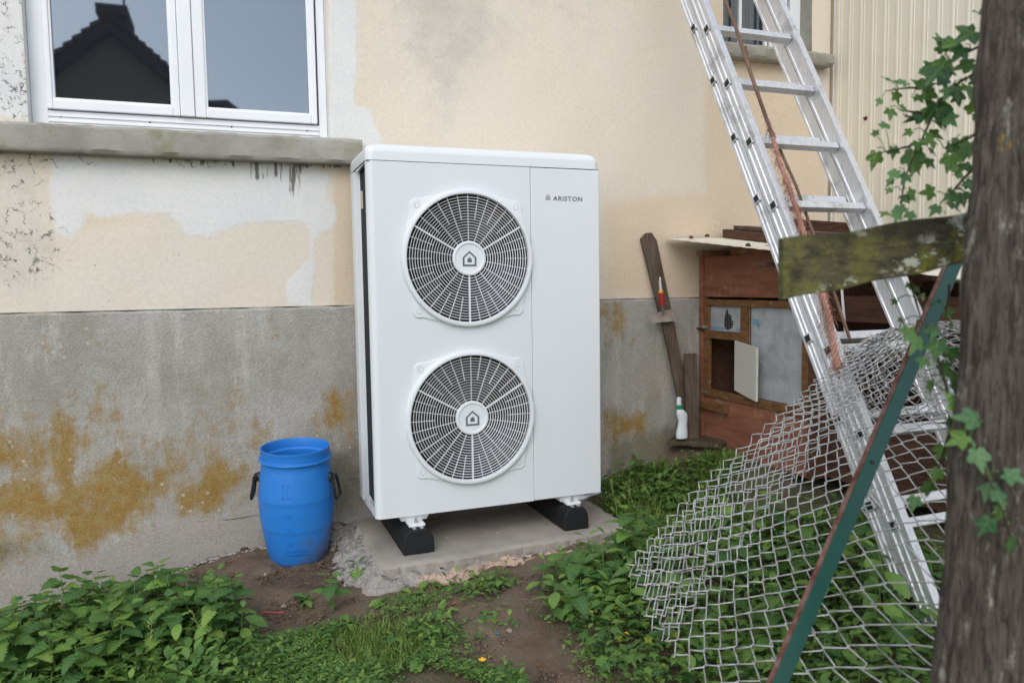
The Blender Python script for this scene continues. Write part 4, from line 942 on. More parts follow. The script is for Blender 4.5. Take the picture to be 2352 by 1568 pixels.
# ================================================================== PLANK, SHORT BOARD, TROWEL, BOTTLE
py = lambda px, py_, y: on_y(px, py_, y)
yt, yb = .475, .425
P = [py(1472, 548, yt), py(1484, 535, yt), py(1497, 534, yt), py(1509, 552, yt), py(1595, 960, yb), py(1596, 1008, yb), py(1574, 1000, yb), py(1535, 800, .44)]
b = MB().prism(P, (.006, .022, 0)); o = b.build('leaning_plank', mt['plank'], None, bevel=.002); tag(o, 'long weathered grey plank with clipped top leaning on the wall beside the hutch', 'plank')
P = [py(1573, 812, .40), py(1601, 812, .40), py(1606, 1012, .385), py(1578, 1012, .385)]
tag(MB().prism(P, (.003, .018, 0)).build('short_board', mt['plank'], None, bevel=.003), 'short grey board standing upright between long plank and hutch', 'board')
tr = thing('trowel', 'square bladed trowel with red and yellow handle hanging on the leaning plank', 'trowel', tuple(py(1520, 690, .42)))
ty = .412
P = [py(1491, 722, ty), py(1546, 709, ty), py(1554, 737, ty), py(1497, 742, ty)]; MB().prism(P, (0, .002, 0)).build('blade', make_concrete('trowel_steel', lin(166, 158, 150), lin(128, 118, 110), None, 4), tr, bevel=.0005)
MB().tube([py(1524, 722, ty-.002), py(1523, 712, ty-.018), py(1521, 700, ty-.022)], .004, 8).build('shank', mt['steel'], tr, smooth=True)
MB().tube([py(1521, 701, ty-.022), py(1520, 690, ty-.022), py(1518, 672, ty-.022)], [.0125, .0135, .012], 12).build('handle', plain('handle_red', lin(176, 40, 40, .85), .4), tr, smooth=True)
MB().tube([py(1518, 672, ty-.022), py(1517.5, 666, ty-.022)], [.0125, .0105], 12).build('ferrule', plain('handle_yellow', lin(226, 176, 40), .4), tr, smooth=True)
MB().tube([py(1517.5, 666, ty-.022), py(1516, 645, ty-.022)], .0065, 10).build('upper_shaft', plain('shaft_grey', lin(200, 205, 205), .4), tr, smooth=True)
MB().tube([py(1516, 645, ty-.022), py(1516, 637, ty-.015), py(1519, 638, ty+.004), py(1520, 643, ty+.012)], .003, 6).build('hook', mt['steel'], tr)
bt = thing('detergent_bottle', 'white plastic bottle with a green collar standing at the foot of the leaning plank', 'bottle', tuple(py(1566, 1006, .36)))
c = py(1566, 1006, .36); s_ = np.linalg.norm(py(1566, 912, .36)-c)/94.; wh = make_paint('bottle_white', lin(226, 232, 238, .92), .35)
def bl(z0, z1, prof, name, m): 
    vs = []; n = 20
    for r_, sx, h in prof:
        for k in range(n): t = 2*math.pi*k/n; vs.append((c[0]+(sx+r_*math.cos(t))*s_, c[1]+r_*.62*math.sin(t)*s_, c[2]+h*s_))
    mm = len(prof); return MB().add(vs, [(i*n+k, i*n+(k+1) % n, (i+1)*n+(k+1) % n, (i+1)*n+k) for i in range(mm-1) for k in range(n)]+[tuple(range(n))[::-1], tuple(range((mm-1)*n, mm*n))]).build(name, m, bt, smooth=True)
bl(0, 0, [(13, 0, 0), (14.5, 0, 2), (14.5, 0, 14), (11.5, 1.5, 30), (11.5, 2.5, 40), (14, 0, 54), (11, -3, 62), (8, -5, 66), (7.5, -5, 67)], 'body', wh)
bl(0, 0, [(7.8, -5.5, 67), (8, -5.5, 68), (8, -6, 76), (7.4, -6, 77)], 'collar', plain('collar_green', lin(20, 130, 90), .4))
bl(0, 0, [(6, -6.5, 77.2), (6, -7.5, 82), (5.5, -7.5, 92), (4, -8, 95)], 'cap', wh)
# ================================================================== LADDER
XL = 1.268; LB = np.array((XL, -1.26, -.048)); LD = np.array((.036, 1.204, 2.109)); LD /= np.linalg.norm(LD); LN = np.array((0, -LD[2], LD[1])); LN /= np.linalg.norm(LN)
def lad(x, n, s_): return np.array((XL+x, LB[1], LB[2]))+LN*n+LD*s_
def on_lad(px, py_, n):
    d = ray(px, py_); o = LB+LN*n; t = np.dot(o-CAM, LN)/np.dot(d, LN); P = CAM+d*t; return P[0]-XL, float(np.dot(P-LB, LD)), P
LW = .425
ld = thing('extension_ladder', 'tall two section aluminium ladder leaning over the hutch onto the house wall', 'ladder', tuple(lad(LW/2, .06, -.05)))
def rail_profile(x0, n0, n1, out, name, s0, s1, w=.027):
    """channelled stile; out=-1 left stile, +1 right; open lips face outwards"""
    xa, xb = (x0, x0+w)
    d = (n1-n0); g = .004
    if out < 0: pr = [(xa, n0), (xb, n0), (xb, n1), (xa, n1), (xa, n1-.012), (xa+g, n1-.014), (xa+g, n1-d*.42), (xa, n1-d*.45), (xa, n0+d*.45), (xa+g, n0+d*.42), (xa+g, n0+.014), (xa, n0+.012)]
    else: pr = [(xa, n0), (xb, n0), (xb, n1), (xa, n1), (xa, n1-.010), (xa+g, n1-.011), (xa+g, n0+.011), (xa, n0+.010)]
    P = [lad(x, n, s0) for x, n in pr]
    return MB().prism(P, LD*(s1-s0)).build(name, mt['alu'], ld, bevel=.0015)
TOP = 3.9
R0, R1, F0, F1 = .004, .058, .062, .128
for x0, o_ in ((0, -1), (LW-.027, 1)):
    rail_profile(x0, R0, R1, o_, 'rear_stile', .02, TOP); rail_profile(x0-.001, F0, F1, o_, 'front_stile', -.14, TOP-.3)
ss = [on_lad(px, py_, F1-.018)[1] for px, py_ in ((1628, 59), (1672, 190), (1725, 328), (1782, 473), (1897, 800))]
sp = (ss[0]-ss[4])/5.0
k_est = [round((ss[0]-s_)/sp) for s_ in ss]
for k in range(-5, 10):
    s_ = ss[0]-k*sp
    for (n0, n1, off, s_lo, nm) in ((F0+.016, F0+.046, 0, -.1, 'front_rung'), (R0+.012, R0+.040, .074, .05, 'rear_rung')):
        z = s_+off
        if z < s_lo or z > TOP-.35: continue
        MB().obox(lad(.026, n0, z-.014), (LW-.053, 0, 0), LN*(n1-n0), LD*.028).build(nm, mt['alu'], ld, bevel=.003)
        for xx in (-.0025, LW-.001):                    # open rung ends, dark inside a bright flared edge
            b = MB().obox(lad(xx-.0012, n0-.002, z-.016), (.005, 0, 0), LN*(n1-n0+.004), LD*.032).build('rung_end', mt['alu'], ld, bevel=.002)
            MB().obox(lad(xx-.0022 if xx < .1 else xx+.0006, n0+.003, z-.011), (.005, 0, 0), LN*(n1-n0-.006), LD*.022).build('rung_hollow', mt['dark'], b)
# ================================================================== ROPE
def rope_pts(px, n): return [on_lad(x, y, n)[2] for x, y in px]
def resample(P, d):
    P = np.array(P); seg = np.linalg.norm(np.diff(P, axis=0), axis=1); t = np.concatenate([[0], np.cumsum(seg)]); u = np.arange(0, t[-1], d)
    # Catmull-like smoothing by fine linear sampling then a short running mean
    Q = np.stack([np.interp(u, t, P[:, i]) for i in range(3)], 1); k = 9; Qp = np.pad(Q, ((k//2, k//2), (0, 0)), 'edge')
    return np.stack([np.convolve(Qp[:, i], np.ones(k)/k, 'valid') for i in range(3)], 1)
def strands(P, r, pitch, parent, m, nst=3, loose=0.):
    ex = np.array((1., 0, 0))
    for k in range(nst):
        pts = []
        for i, p in enumerate(P):
            a = i*.006/pitch*2*math.pi+2*math.pi*k/nst; rr_ = r*.55*(1+loose*max(0, i/len(P)-.45)*3*(.6+.4*math.sin(i*.31+k)))
            pts.append(p+ex*rr_*math.cos(a)+LN*rr_*math.sin(a))
        MB().tube(pts, r*.62, 6).build('strand', m, parent, smooth='all')
rp = thing('pull_rope', 'frayed pink and brown pull rope hanging down in front of the ladder', 'rope', tuple(on_lad(1925, 850, .15)[2]))
P1 = resample(rope_pts([(1648, -60), (1665, 0), (1690, 62), (1708, 120), (1742, 220), (1770, 300), (1797, 390), (1830, 480), (1850, 545), (1886, 660), (1902, 720), (1914, 790), (1926, 852)], .145), .006)
P2 = resample(rope_pts([(1712, 104), (1720, 150), (1740, 215), (1763, 280), (1790, 340), (1830, 430), (1858, 510), (1872, 545), (1918, 680), (1944, 755), (1955, 787)], .060), .006)
i0 = int(len(P1)*.48)
strands(P1[:i0+1], .0068, .03, rp, mt['rope2']); strands(P1[i0:], .0074, .06, rp, mt['rope'], 3, .6); strands(P2, .0055, .028, rp, mt['rope2'])
fb = MB(); rr = np.random.default_rng(11)
for k in range(800):
    i = int(i0-20+(len(P1)-i0+19)*rr.random()**.7); i = max(0, min(i, len(P1)-2)); p = P1[i]; sp_ = .010+.012*i/len(P1)
    a = p+rr.normal(size=3)*sp_*.4; e = np.array((rr.normal()*.014, rr.normal()*.010, -.012-rr.random()*.035)); c_ = a+e; mid = (a+c_)/2+rr.normal(size=3)*.006
    fb.tube([a, mid, c_], .0006, 3, False)
tag(fb.build('frayed_fibre', mt['rope'], rp, fix=False), kind='stuff')
# ================================================================== WOODEN FENCE in the foreground
fence = thing('wooden_fence', 'weathered wooden fence post with a mossy broken rail at right', 'fence', tuple(at_depth(2300, 1500, 1.3)-(0, 0, .35)))
pd = 1.22
Lt, Lb = at_depth(2268, -160, pd), at_depth(2120, 1900, pd)
back = ray(2215, 700); back[2] = 0; back /= np.linalg.norm(back); hor = np.array((back[1], -back[0], 0)); back_p, hor_p = back, hor
w_ = .155; n = 26; vs = []; rr = np.random.default_rng(2)
sec = [(0, .012), (.012, 0), (w_*.3, -.002), (w_*.6, .001), (w_-.012, 0), (w_, .012), (w_, .13), (.0, .13)]
for i in range(n):
    p = Lb+(Lt-Lb)*i/(n-1)
    wv = .0035*math.sin(i*1.1)+.002*math.sin(i*2.9)
    for u, v in sec: vs.append(p+hor*(u+(wv if u < .05 else 0))+back*(v+rr.normal()*.0008))
m_ = len(sec); MB().add(vs, [(i*m_+j, i*m_+(j+1) % m_, (i+1)*m_+(j+1) % m_, (i+1)*m_+j) for i in range(n-1) for j in range(m_)]+[tuple(range(m_))[::-1], tuple(range((n-1)*m_, n*m_))]).build('post', mt['post'], fence, smooth=True)
hor = BR.copy(); hor[2] = 0; hor /= np.linalg.norm(hor); back = np.array((-hor[1], hor[0], 0))
dA, dB = 1.40, 1.40
A0, A1 = at_depth(1799, 690, dA), at_depth(1799, 549, dA); B0, B1 = at_depth(2330, 583, dB), at_depth(2330, 466, dB)
n = 18; vs = []
for i in range(n):
    u = i/(n-1); lo = A0+(B0-A0)*u; hi = A1+(B1-A1)*u
    lo = lo+(0, 0, .0025*math.sin(u*19)); hi = hi+(0, 0, .003*math.sin(u*13+1)-.004*math.sin(u*3.1))
    vs += [lo, hi, hi+back*.030, lo+back*.030]
MB().add(vs, [(i*4+j, i*4+(j+1) % 4, (i+1)*4+(j+1) % 4, (i+1)*4+j) for i in range(n-1) for j in range(4)]+[(3, 2, 1, 0), (n*4-4, n*4-3, n*4-2, n*4-1)]).build('rail', mt['rail'], fence, bevel=.004)
# ================================================================== LEANING GREEN STAKE
gp = thing('green_stake', 'green painted iron angle stake with rusty brown edge leaning across the wire netting', 'stake', tuple(at_depth(1765, 1568, 1.42)-(0, 0, .1)))
G0, G1 = at_depth(1722, 1690, 1.38), at_depth(2206, 540, 1.745); gd = G1-G0; gl = gd/np.linalg.norm(gd)
gs = np.cross(gl, -BF); gs /= np.linalg.norm(gs); gn = np.cross(gs, gl); gn /= np.linalg.norm(gn)
if gs[0] < 0: gs = -gs
if np.dot(gn, BF) > 0: gn = -gn               # gn points to the camera
MB().obox(G0+gs*.0, gd, gs*.030, -gn*.004).build('green_flange', mt['green'], gp, bevel=.001)
q = M('rusty_flange', .8, spec=.3); q.set('Base Color', q.mix(q.step(q.noise(26, 6, .7), .4, .62), lin(122, 94, 84), lin(92, 52, 42))); 
MB().obox(G0-gs*.0085, gd, gs*.008, -gn*.006).build('rusty_flange', q.m, gp, bevel=.0015)
c = at_depth(1986, 1128, 1.555)
MB().tube([c, c+BR*.010-BU*.008, c+BR*.030-BU*.030, c+BR*.034-BU*.044+BF*.03], .0032, 8).build('wire_hook', mt['steel'], gp, smooth=True)
for px, py_ in ((2131, 716), (1990, 1120)):
    f_ = np.clip((py_-1690)/(540-1690), 0, 1); p = G0+gd*f_+gs*.014+gn*.001; MB().tube([p, p+gn*.002], .004, 10).build('bolt_hole', mt['dark'], gp)
# ================================================================== CHAIN LINK NETTING, fallen and draped
cl = thing('chain_link_netting', 'crumpled galvanised chain link netting sagging over ladder foot and weeds', 'netting', tuple(on_ground(1800, 1400)))
KC = [0, 14, 22, 26.5]; KR = [-13, 0, 13, 20.5, 27.5]
CT = {  # rows of (px, py, depth) per column knot
    -13: [(1925, 905, 2.42), (2040, 960, 2.38), (2170, 985, 2.25), (2300, 1000, 1.75)],
    0: [(1985, 782, 2.34), (2095, 742, 2.30), (2200, 742, 2.15), (2330, 770, 1.62)],
    13: [(1848, 925, 2.30), (1995, 985, 2.16), (2165, 1020, 1.90), (2330, 1120, 1.55)],
    20.5: [(1640, 1112, 2.22), (1800, 1250, 1.98), (2010, 1335, 1.70), (2250, 1430, 1.48)],
    27.5: [(1460, 1305, 2.12), (1575, 1530, 1.82), (1790, 1680, 1.60), (2140, 1790, 1.42)]}
def cr1(k, v, x):
    """Catmull-Rom through uneven knots"""
    k = np.array(k, float); v = np.array(v, float); i = int(np.clip(np.searchsorted(k, x)-1, 0, len(k)-2)); h = k[i+1]-k[i]; t = (x-k[i])/h
    def sl(j):
        if j == 0: return (v[1]-v[0])/(k[1]-k[0])
        if j == len(k)-1: return (v[-1]-v[-2])/(k[-1]-k[-2])
        return (v[j+1]-v[j-1])/(k[j+1]-k[j-1])
    m0, m1 = sl(i)*h, sl(i+1)*h
    return (2*t**3-3*t**2+1)*v[i]+(t**3-2*t**2+t)*m0+(-2*t**3+3*t**2)*v[i+1]+(t**3-t**2)*m1
CP = {r_: [at_depth(*p) for p in row] for r_, row in CT.items()}
def surf(c_, r_):
    c_ = np.clip(c_, -1.5, 27.5); r_ = np.clip(r_, -14, 28.5)
    rows = [cr1(KC, [p for p in CP[k]], c_) for k in KR]
    return cr1(KR, rows, r_)
def netting(c0, c1, r0, r1, dc, dr, push, jit, seed):
    rr = np.random.default_rng(seed); ph = rr.random(4)*6
    for k in range(c0, c1):
        pts = []
        skew = rr.normal()*jit*.4
        for r_ in range(r0*2, r1*2):
            row = r_/2; side = 1 if (r_+k) % 2 else -1
            cc = k+dc+side*.53; j = jit*(1+1.6*np.clip((5-row)/7, 0, 1))
            for e in (-.035, .035):
                p = surf(cc+(0 if abs(e) > .2 else 0)+math.sin(row*.7+ph[0])*.12*j*6, row+dr+e+math.sin(k*.9+ph[1])*.1*j*6)
                nrm = -BF*(.0026*(1 if (e > 0) == (side > 0) else -1))
                wav = BF*(.014*math.sin(k*.55+row*.42+ph[2])+.010*math.sin(row*.9-k*.3+ph[3]))*np.clip((14-row)/14, .25, 1)
                pts.append(p+nrm+wav+BF*push+rr.normal(size=3)*j*.012)
        MB().tube(pts, .00175, 5, True).build('wire', mt['galv'], cl, smooth='all', fix=False)
netting(0, 28, -13, 28, 0, 0, 0, .15, 21)
netting(-1, 11, 3, 28, .45, .35, .045, .22, 22)

# ================================================================== LEAVES
def leaf_grid(name, wfun, n, m, tooth=0., fold=.18, droop=.25, edge_wave=0., cup=0.):
    """leaf along +y, length 1, with five points across; toothed margin; uv along the blade"""
    vs = []; uv = []
    for i in range(n+1):
        t = i/n; w = wfun(t); tw = tooth*(1 if i % 2 else -.35)*(0 if i in (0, n) else 1)
        for j, u in enumerate((-1, -.5, 0, .5, 1)):
            ww = w*(1+(tw if abs(u) == 1 else 0)); y = t-(.04*tooth*6 if abs(u) == 1 and i % 2 == 0 else 0)
            vs.append((u*ww, y, fold*abs(u)*w-droop*t*t+edge_wave*math.sin(i*1.9+u)*abs(u)*w-cup*(abs(u)**2)*w)); uv.append((.5+u*.5, t))
    fs = [(i*5+j, i*5+j+1, i*5+5+j+1, i*5+5+j) for i in range(n) for j in range(4)]
    me = bpy.data.meshes.new(name); me.from_pydata(vs, [], fs); me.materials.append(m)
    L = me.uv_layers.new(name='UVMap')
    for lp in me.loops: L.data[lp.index].uv = uv[lp.vertex_index]
    me.polygons.foreach_set('use_smooth', [True]*len(fs)); return me
def ivy_mesh(name, m, fold=.12, lobes=(0, 62, 128), lens=(1., .78, .5)):
    """five lobed leaf, stalk at the origin, tip to +y"""
    pol = []
    for s_ in (1, -1):
        seq = [(0, lens[0]), (13, .72), (31, .50), (50, .66), (lobes[1], lens[1]), (76, .60), (97, .40), (116, .46), (lobes[2], lens[2]), (152, .34), (176, .16)]
        seq = seq if s_ == 1 else seq[::-1][:-1]
        pol += [(s_*a, r) for a, r in seq]
    c = (0, .30); vs = [(0, .30, 0)]; uv = [(.5, .3)]
    for a, r in pol:
        x, y = r*.62*math.sin(rad(a)), .30+r*.70*math.cos(rad(a)); vs.append((x, y, fold*abs(x)-.10*(y-.3)**2-.10*r*(1 if r > .6 else .3))); uv.append((.5+x*.75, y))
    n = len(pol); fs = [(0, 1+k, 1+(k+1) % n) for k in range(n)]
    me = bpy.data.meshes.new(name); me.from_pydata(vs, [], fs); me.materials.append(m); L = me.uv_layers.new(name='UVMap')
    for lp in me.loops: L.data[lp.index].uv = uv[lp.vertex_index]
    me.polygons.foreach_set('use_smooth', [True]*len(fs)); return me
heart = lambda t: .45*(1-t)**.62*min(1, (t+.10)*4.2)+.008*(1-t)
oval = lambda t: .27*math.sin(math.pi*min(1, t*.97+.03))**.8+.006
spoon = lambda t: (.05+.17*math.sin(math.pi*max(0, (t-.15)/.86))**1.1 if t > .15 else .05)+.004
NL = [leaf_grid('leaf', heart, 20, mt['nettle'], .24, .13, .14+.12*k, .08) for k in range(3)]
OL = [leaf_grid('leaf', oval, 8, mt['clover'], .06, .2, .2+.1*k, .05) for k in range(2)]
IL = [ivy_mesh('leaf', mt['ivy'], .14), ivy_mesh('leaf', mt['ivy'], .02, lens=(1.05, .66, .42)), ivy_mesh('leaf', mt['ivy'], .25, lens=(.92, .84, .56))]
IL2 = [ivy_mesh('leaf', mt['ivy2'], .14), ivy_mesh('leaf', mt['ivy2'], -.05, lens=(1.05, .66, .42))]
DL = [leaf_grid('leaf', spoon, 12, mt['clover'], .28, .15, .35, .12), leaf_grid('leaf', spoon, 10, mt['clover'], .05, .2, .3, .10)]
for me in NL+OL+IL+IL2+DL: pass
def leaf_obj(me, parent, p, yaw, pitch, roll, size, name='leaf'):
    o = bpy.data.objects.new(name, me); COL.objects.link(o); o.parent = parent
    o.matrix_local = Matrix.Translation(p) @ Matrix.Rotation(yaw, 4, 'Z') @ Matrix.Rotation(pitch, 4, 'X') @ Matrix.Rotation(roll, 4, 'Y') @ Matrix.Diagonal((size, size, size, 1))
    return o
def plant_proto(kind, seed, h):
    """an upright leafy stem in local metres; leaves in opposite pairs, each pair turned a quarter"""
    rr = random.Random(seed); root = bpy.data.objects.new('stinging_nettle' if kind == 'nettle' else 'broadleaf_weed', None); COL.objects.link(root); root.empty_display_size = .03
    lean = (rr.uniform(-.12, .12), rr.uniform(-.12, .12)); top = h
    def st(t): return Vector((lean[0]*h*t*t, lean[1]*h*t*t, h*t))
    s_ = MB().tube([st(t)-Vector((0, 0, .02 if t == 0 else 0)) for t in np.linspace(0, 1, 5)], [.0028, .0026, .0022, .0017, .001], 5).mesh('stem', mt['nstem'])
    o = bpy.data.objects.new('stem', s_); COL.objects.link(o); o.parent = root
    n = max(3, int(h/.027)); L = (NL if kind == 'nettle' else OL)
    for i in range(n):
        t = .22+.78*i/(n-1); y0 = rr.uniform(0, 6.28) if i == 0 else y0+rad(90)+rr.uniform(-.3, .3)
        sz = (.056 if kind == 'nettle' else .055)*(.55+.75*math.sin(math.pi*min(1, .15+.80*(1-(t-.22)/.78*.82))))*rr.uniform(.8, 1.15)
        if i == n-1: sz *= .55
        for s_ in (0, 1):
            a = y0+math.pi*s_+rr.uniform(-.2, .2); d = Vector((-math.sin(a), math.cos(a), 0)); pit = rr.uniform(-.28, .38) if i < n-1 else rr.uniform(.2, .7)
            leaf_obj(rr.choice(L), root, st(t)+d*.010, a, pit, rr.uniform(-.3, .3), sz)
    return root
def zone(poly, p, near, far, words):
    """which part of a patch a plant stands in, in words"""
    xs = [q_[0] for q_ in poly]; lo, hi = min(xs), max(xs); u = (p[0]-lo)/(hi-lo)
    d = [sdf(np.array(poly), np.array([p[0]]), np.array([p[1]]))[0]]
    ys = sorted(np.interp(p[0], [x for x, _ in sorted(poly)], [y for _, y in sorted(poly)]) for _ in (0,)); my = sum(q_[1] for q_ in poly)/len(poly)
    return words[min(2, int(u*3))], (far if p[1] > my else near)
def inside(poly, p): 
    c = False
    for i in range(len(poly)):
        (x0, y0), (x1, y1) = poly[i], poly[(i+1) % len(poly)]
        if (y0 > p[1]) != (y1 > p[1]) and p[0] < (x1-x0)*(p[1]-y0)/(y1-y0)+x0: c = not c
    return c
def ground_poly(px): return [tuple(on_ground(*p)[:2]) for p in px]
def on_slab(x, y, m_=.075): return -.05-m_ < x < 1.04+m_ and y > -.18-m_+.07*min(max(x-.2, 0), 1)
def scatter(poly, n, seed, mind=0.):
    rr = random.Random(seed); xs = [p[0] for p in poly]; ys = [p[1] for p in poly]; out = []; tries = 0
    while len(out) < n and tries < n*60:
        tries += 1; p = (rr.uniform(min(xs), max(xs)), rr.uniform(min(ys), max(ys)))
        if inside(poly, p) and not on_slab(*p) and all((p[0]-q_[0])**2+(p[1]-q_[1])**2 > mind*mind for q_ in out): out.append(p)
    return out
protos = {}
def place(kind, h, xy, label, group, seed, scale=1., dz=0):
    key = (kind, round(h, 3), seed % 4)
    if key not in protos: r_ = plant_proto(kind, seed % 4*13+int(h*1000), h); protos[key] = r_; o = r_
    else: o = copy_tree(protos[key])
    rr = random.Random(seed*7+1)
    o.location = (xy[0], xy[1], float(gz(*xy))+dz); o.rotation_euler = (rr.uniform(-.12, .12), rr.uniform(-.12, .12), rr.uniform(0, 6.28)); o.scale = (scale,)*3
    tag(o, label, 'nettle' if kind == 'nettle' else 'weed', group); return o
sd = 0; HN = {.13: 'low', .165: 'mid-height', .20: 'tall', .08: 'low', .11: 'mid-height', .14: 'tall', .09: 'low', .17: 'tall'}
bed = ground_poly([(-40, 1500), (100, 1452), (300, 1432), (430, 1415), (540, 1432), (560, 1480), (470, 1520), (300, 1570), (100, 1640), (-40, 1660)])
for p in scatter(bed, 58, 31, .05):
    sd += 1; h_ = random.choice((.13, .165, .20)); place('nettle' if sd % 6 else 'weed', h_, p, HN[h_]+(' nettle' if sd % 6 else ' broadleaf weed')+', %s of the left bed, %s' % zone(bed, p, 'row nearest the turf', 'row nearest the plinth', ('left third', 'middle', 'right third')), HN[h_]+(' nettles' if sd % 6 else ' weeds')+' of the left bed, %s, %s' % zone(bed, p, 'front', 'back', ('left', 'middle', 'right')), sd, random.uniform(.85, 1.1))
for px, h, lab in (((545, 1470), .20, 'tall stinging nettle at the right end of the left bed, nearest the barrel'), ((372, 1430), .22, 'tallest stinging nettle at the back of the left bed beside a yellow flower'), ((762, 1400), .13, 'bushy nettle alone on bare soil between barrel and concrete slab'), ((822, 1330), .065, 'low nettle close to the left corner of the concrete slab')):
    sd += 1; place('nettle', h, on_ground(*px)[:2], lab, 'single nettles near the barrel' if 'barrel' in lab else None, sd)
sd += 1; place('nettle', .20, on_ground(1432, 1300)[:2], 'tall dark nettle standing at the left tip of the wire netting', None, sd, 1.15)
sd += 1; place('nettle', .16, on_ground(1470, 1270)[:2], 'nettle just behind the tall dark one at the tip of the netting', None, sd, 1.0)
wp = ground_poly([(1235, 1350), (1330, 1285), (1440, 1270), (1520, 1300), (1570, 1380), (1480, 1410), (1380, 1445), (1250, 1450)])
for p in scatter(wp, 34, 33, .05):
    sd += 1; h_ = random.choice((.08, .11, .14)); place('weed' if sd % 3 else 'nettle', h_, p, HN[h_]+(' leafy weed' if sd % 3 else ' nettle')+' right of the concrete slab, %s, %s' % zone(wp, p, 'towards the ivy', 'towards the wall', ('slab side', 'middle of the patch', 'netting side')), HN[h_]+(' weeds' if sd % 3 else ' nettles')+' right of the slab, %s, %s' % zone(wp, p, 'front', 'back', ('left', 'middle', 'right')), sd, random.uniform(.85, 1.1))
up = ground_poly([(1520, 1330), (1640, 1230), (1760, 1160), (1930, 1230), (2140, 1330), (2200, 1600), (1650, 1640), (1560, 1480)])
for p in scatter(up, 62, 34, .075):
    sd += 1; h_ = random.choice((.09, .13, .17)); HN[.13] = 'mid-height'; place('nettle' if sd % 2 else 'weed', h_, p, HN[h_]+(' nettle' if sd % 2 else ' broad weed')+' under the netting, %s, %s' % zone(up, p, 'near the green stake foot', 'towards the hutch', ('at its left edge', 'below its middle', 'beside the fence post')), HN[h_]+(' nettles' if sd % 2 else ' weeds')+' under the netting, %s, %s' % zone(up, p, 'front', 'back', ('left', 'middle', 'right')), sd, random.uniform(.9, 1.2))
for px, lab in (((1512, 1100), 'small nettle by the plinth at the right of the heat pump'), ((1560, 1185), 'small nettle beside the netting, right of the concrete slab'), ((1640, 1130), 'leafy weed near the soil bank in front of the hutch'), ((1835, 960), 'small weed sprouting against the lower hutch panel')):
    sd += 1; place('nettle', .085, on_ground(*px)[:2], lab, None, sd)
# rosettes on the worn turf
rl = random.Random(5); fv = []
for k, (px, lab) in enumerate([((985, 1345), 'dandelion rosette close to the mortar edge of the slab'), ((880, 1385), 'broad leaf rosette on bare soil below the slab'), ((940, 1375), None), ((700, 1385), 'crumpled leaf rosette right of the left nettle bed'), ((1030, 1350), None), ((1150, 1345), None), ((1120, 1420), 'flat rosette on the bare path of soil'), ((900, 1470), None), ((840, 1500), None), ((960, 1530), None), ((760, 1500), None), ((1090, 1540), 'rosette beside a small yellow flower at the bottom edge'), ((700, 1545), None), ((1160, 1555), None), ((1020, 1410), None), ((640, 1510), None), ((860, 1555), None), ((800, 1440), None)]):
    P = on_ground(*px); o = thing('rosette_plant', lab or 'flat leafy rosette growing in the worn turf', 'weed', tuple(P), 'flat rosettes in the turf')
    for j in range(rl.randint(6, 10)):
        leaf_obj(rl.choice(DL), o, (rl.uniform(-.004, .004), rl.uniform(-.004, .004), .004+.002*j), j*2.4+rl.uniform(-.4, .4), rl.uniform(.02, .38), rl.uniform(-.3, .3), rl.uniform(.03, .065))
# ivy mat in the foreground right
mat_poly = ground_poly([(1330, 1380), (1480, 1370), (1580, 1390), (1650, 1470), (1640, 1590), (1400, 1600), (1350, 1520), (1300, 1440)])
im = thing('ivy_mat', 'low mat of shiny ivy on the soil at the left foot of the netting', 'ivy', tuple(on_ground(1470, 1480)))
rr = random.Random(8); base = Vector(im.location)
for k, p in enumerate(scatter(mat_poly, 285, 35, .012)):
    z = float(gz(*p))+rr.uniform(.015, .085); leaf_obj(rr.choice(IL), im, Vector((p[0], p[1], z))-base, rr.uniform(0, 6.28), rr.uniform(-.5, .35), rr.uniform(-.35, .35), rr.uniform(.026, .052))
for k in range(14):
    a = scatter(mat_poly, 2, 100+k); b = MB(); pts = [np.array((a[0][0]+(a[1][0]-a[0][0])*u, a[0][1]+(a[1][1]-a[0][1])*u, float(gz(a[0][0]+(a[1][0]-a[0][0])*u, a[0][1]+(a[1][1]-a[0][1])*u))+.02+.02*math.sin(u*9+k))) for u in np.linspace(0, 1, 8)]
    b.tube(pts, .0016, 5).build('runner', mt['ivystem'], im)
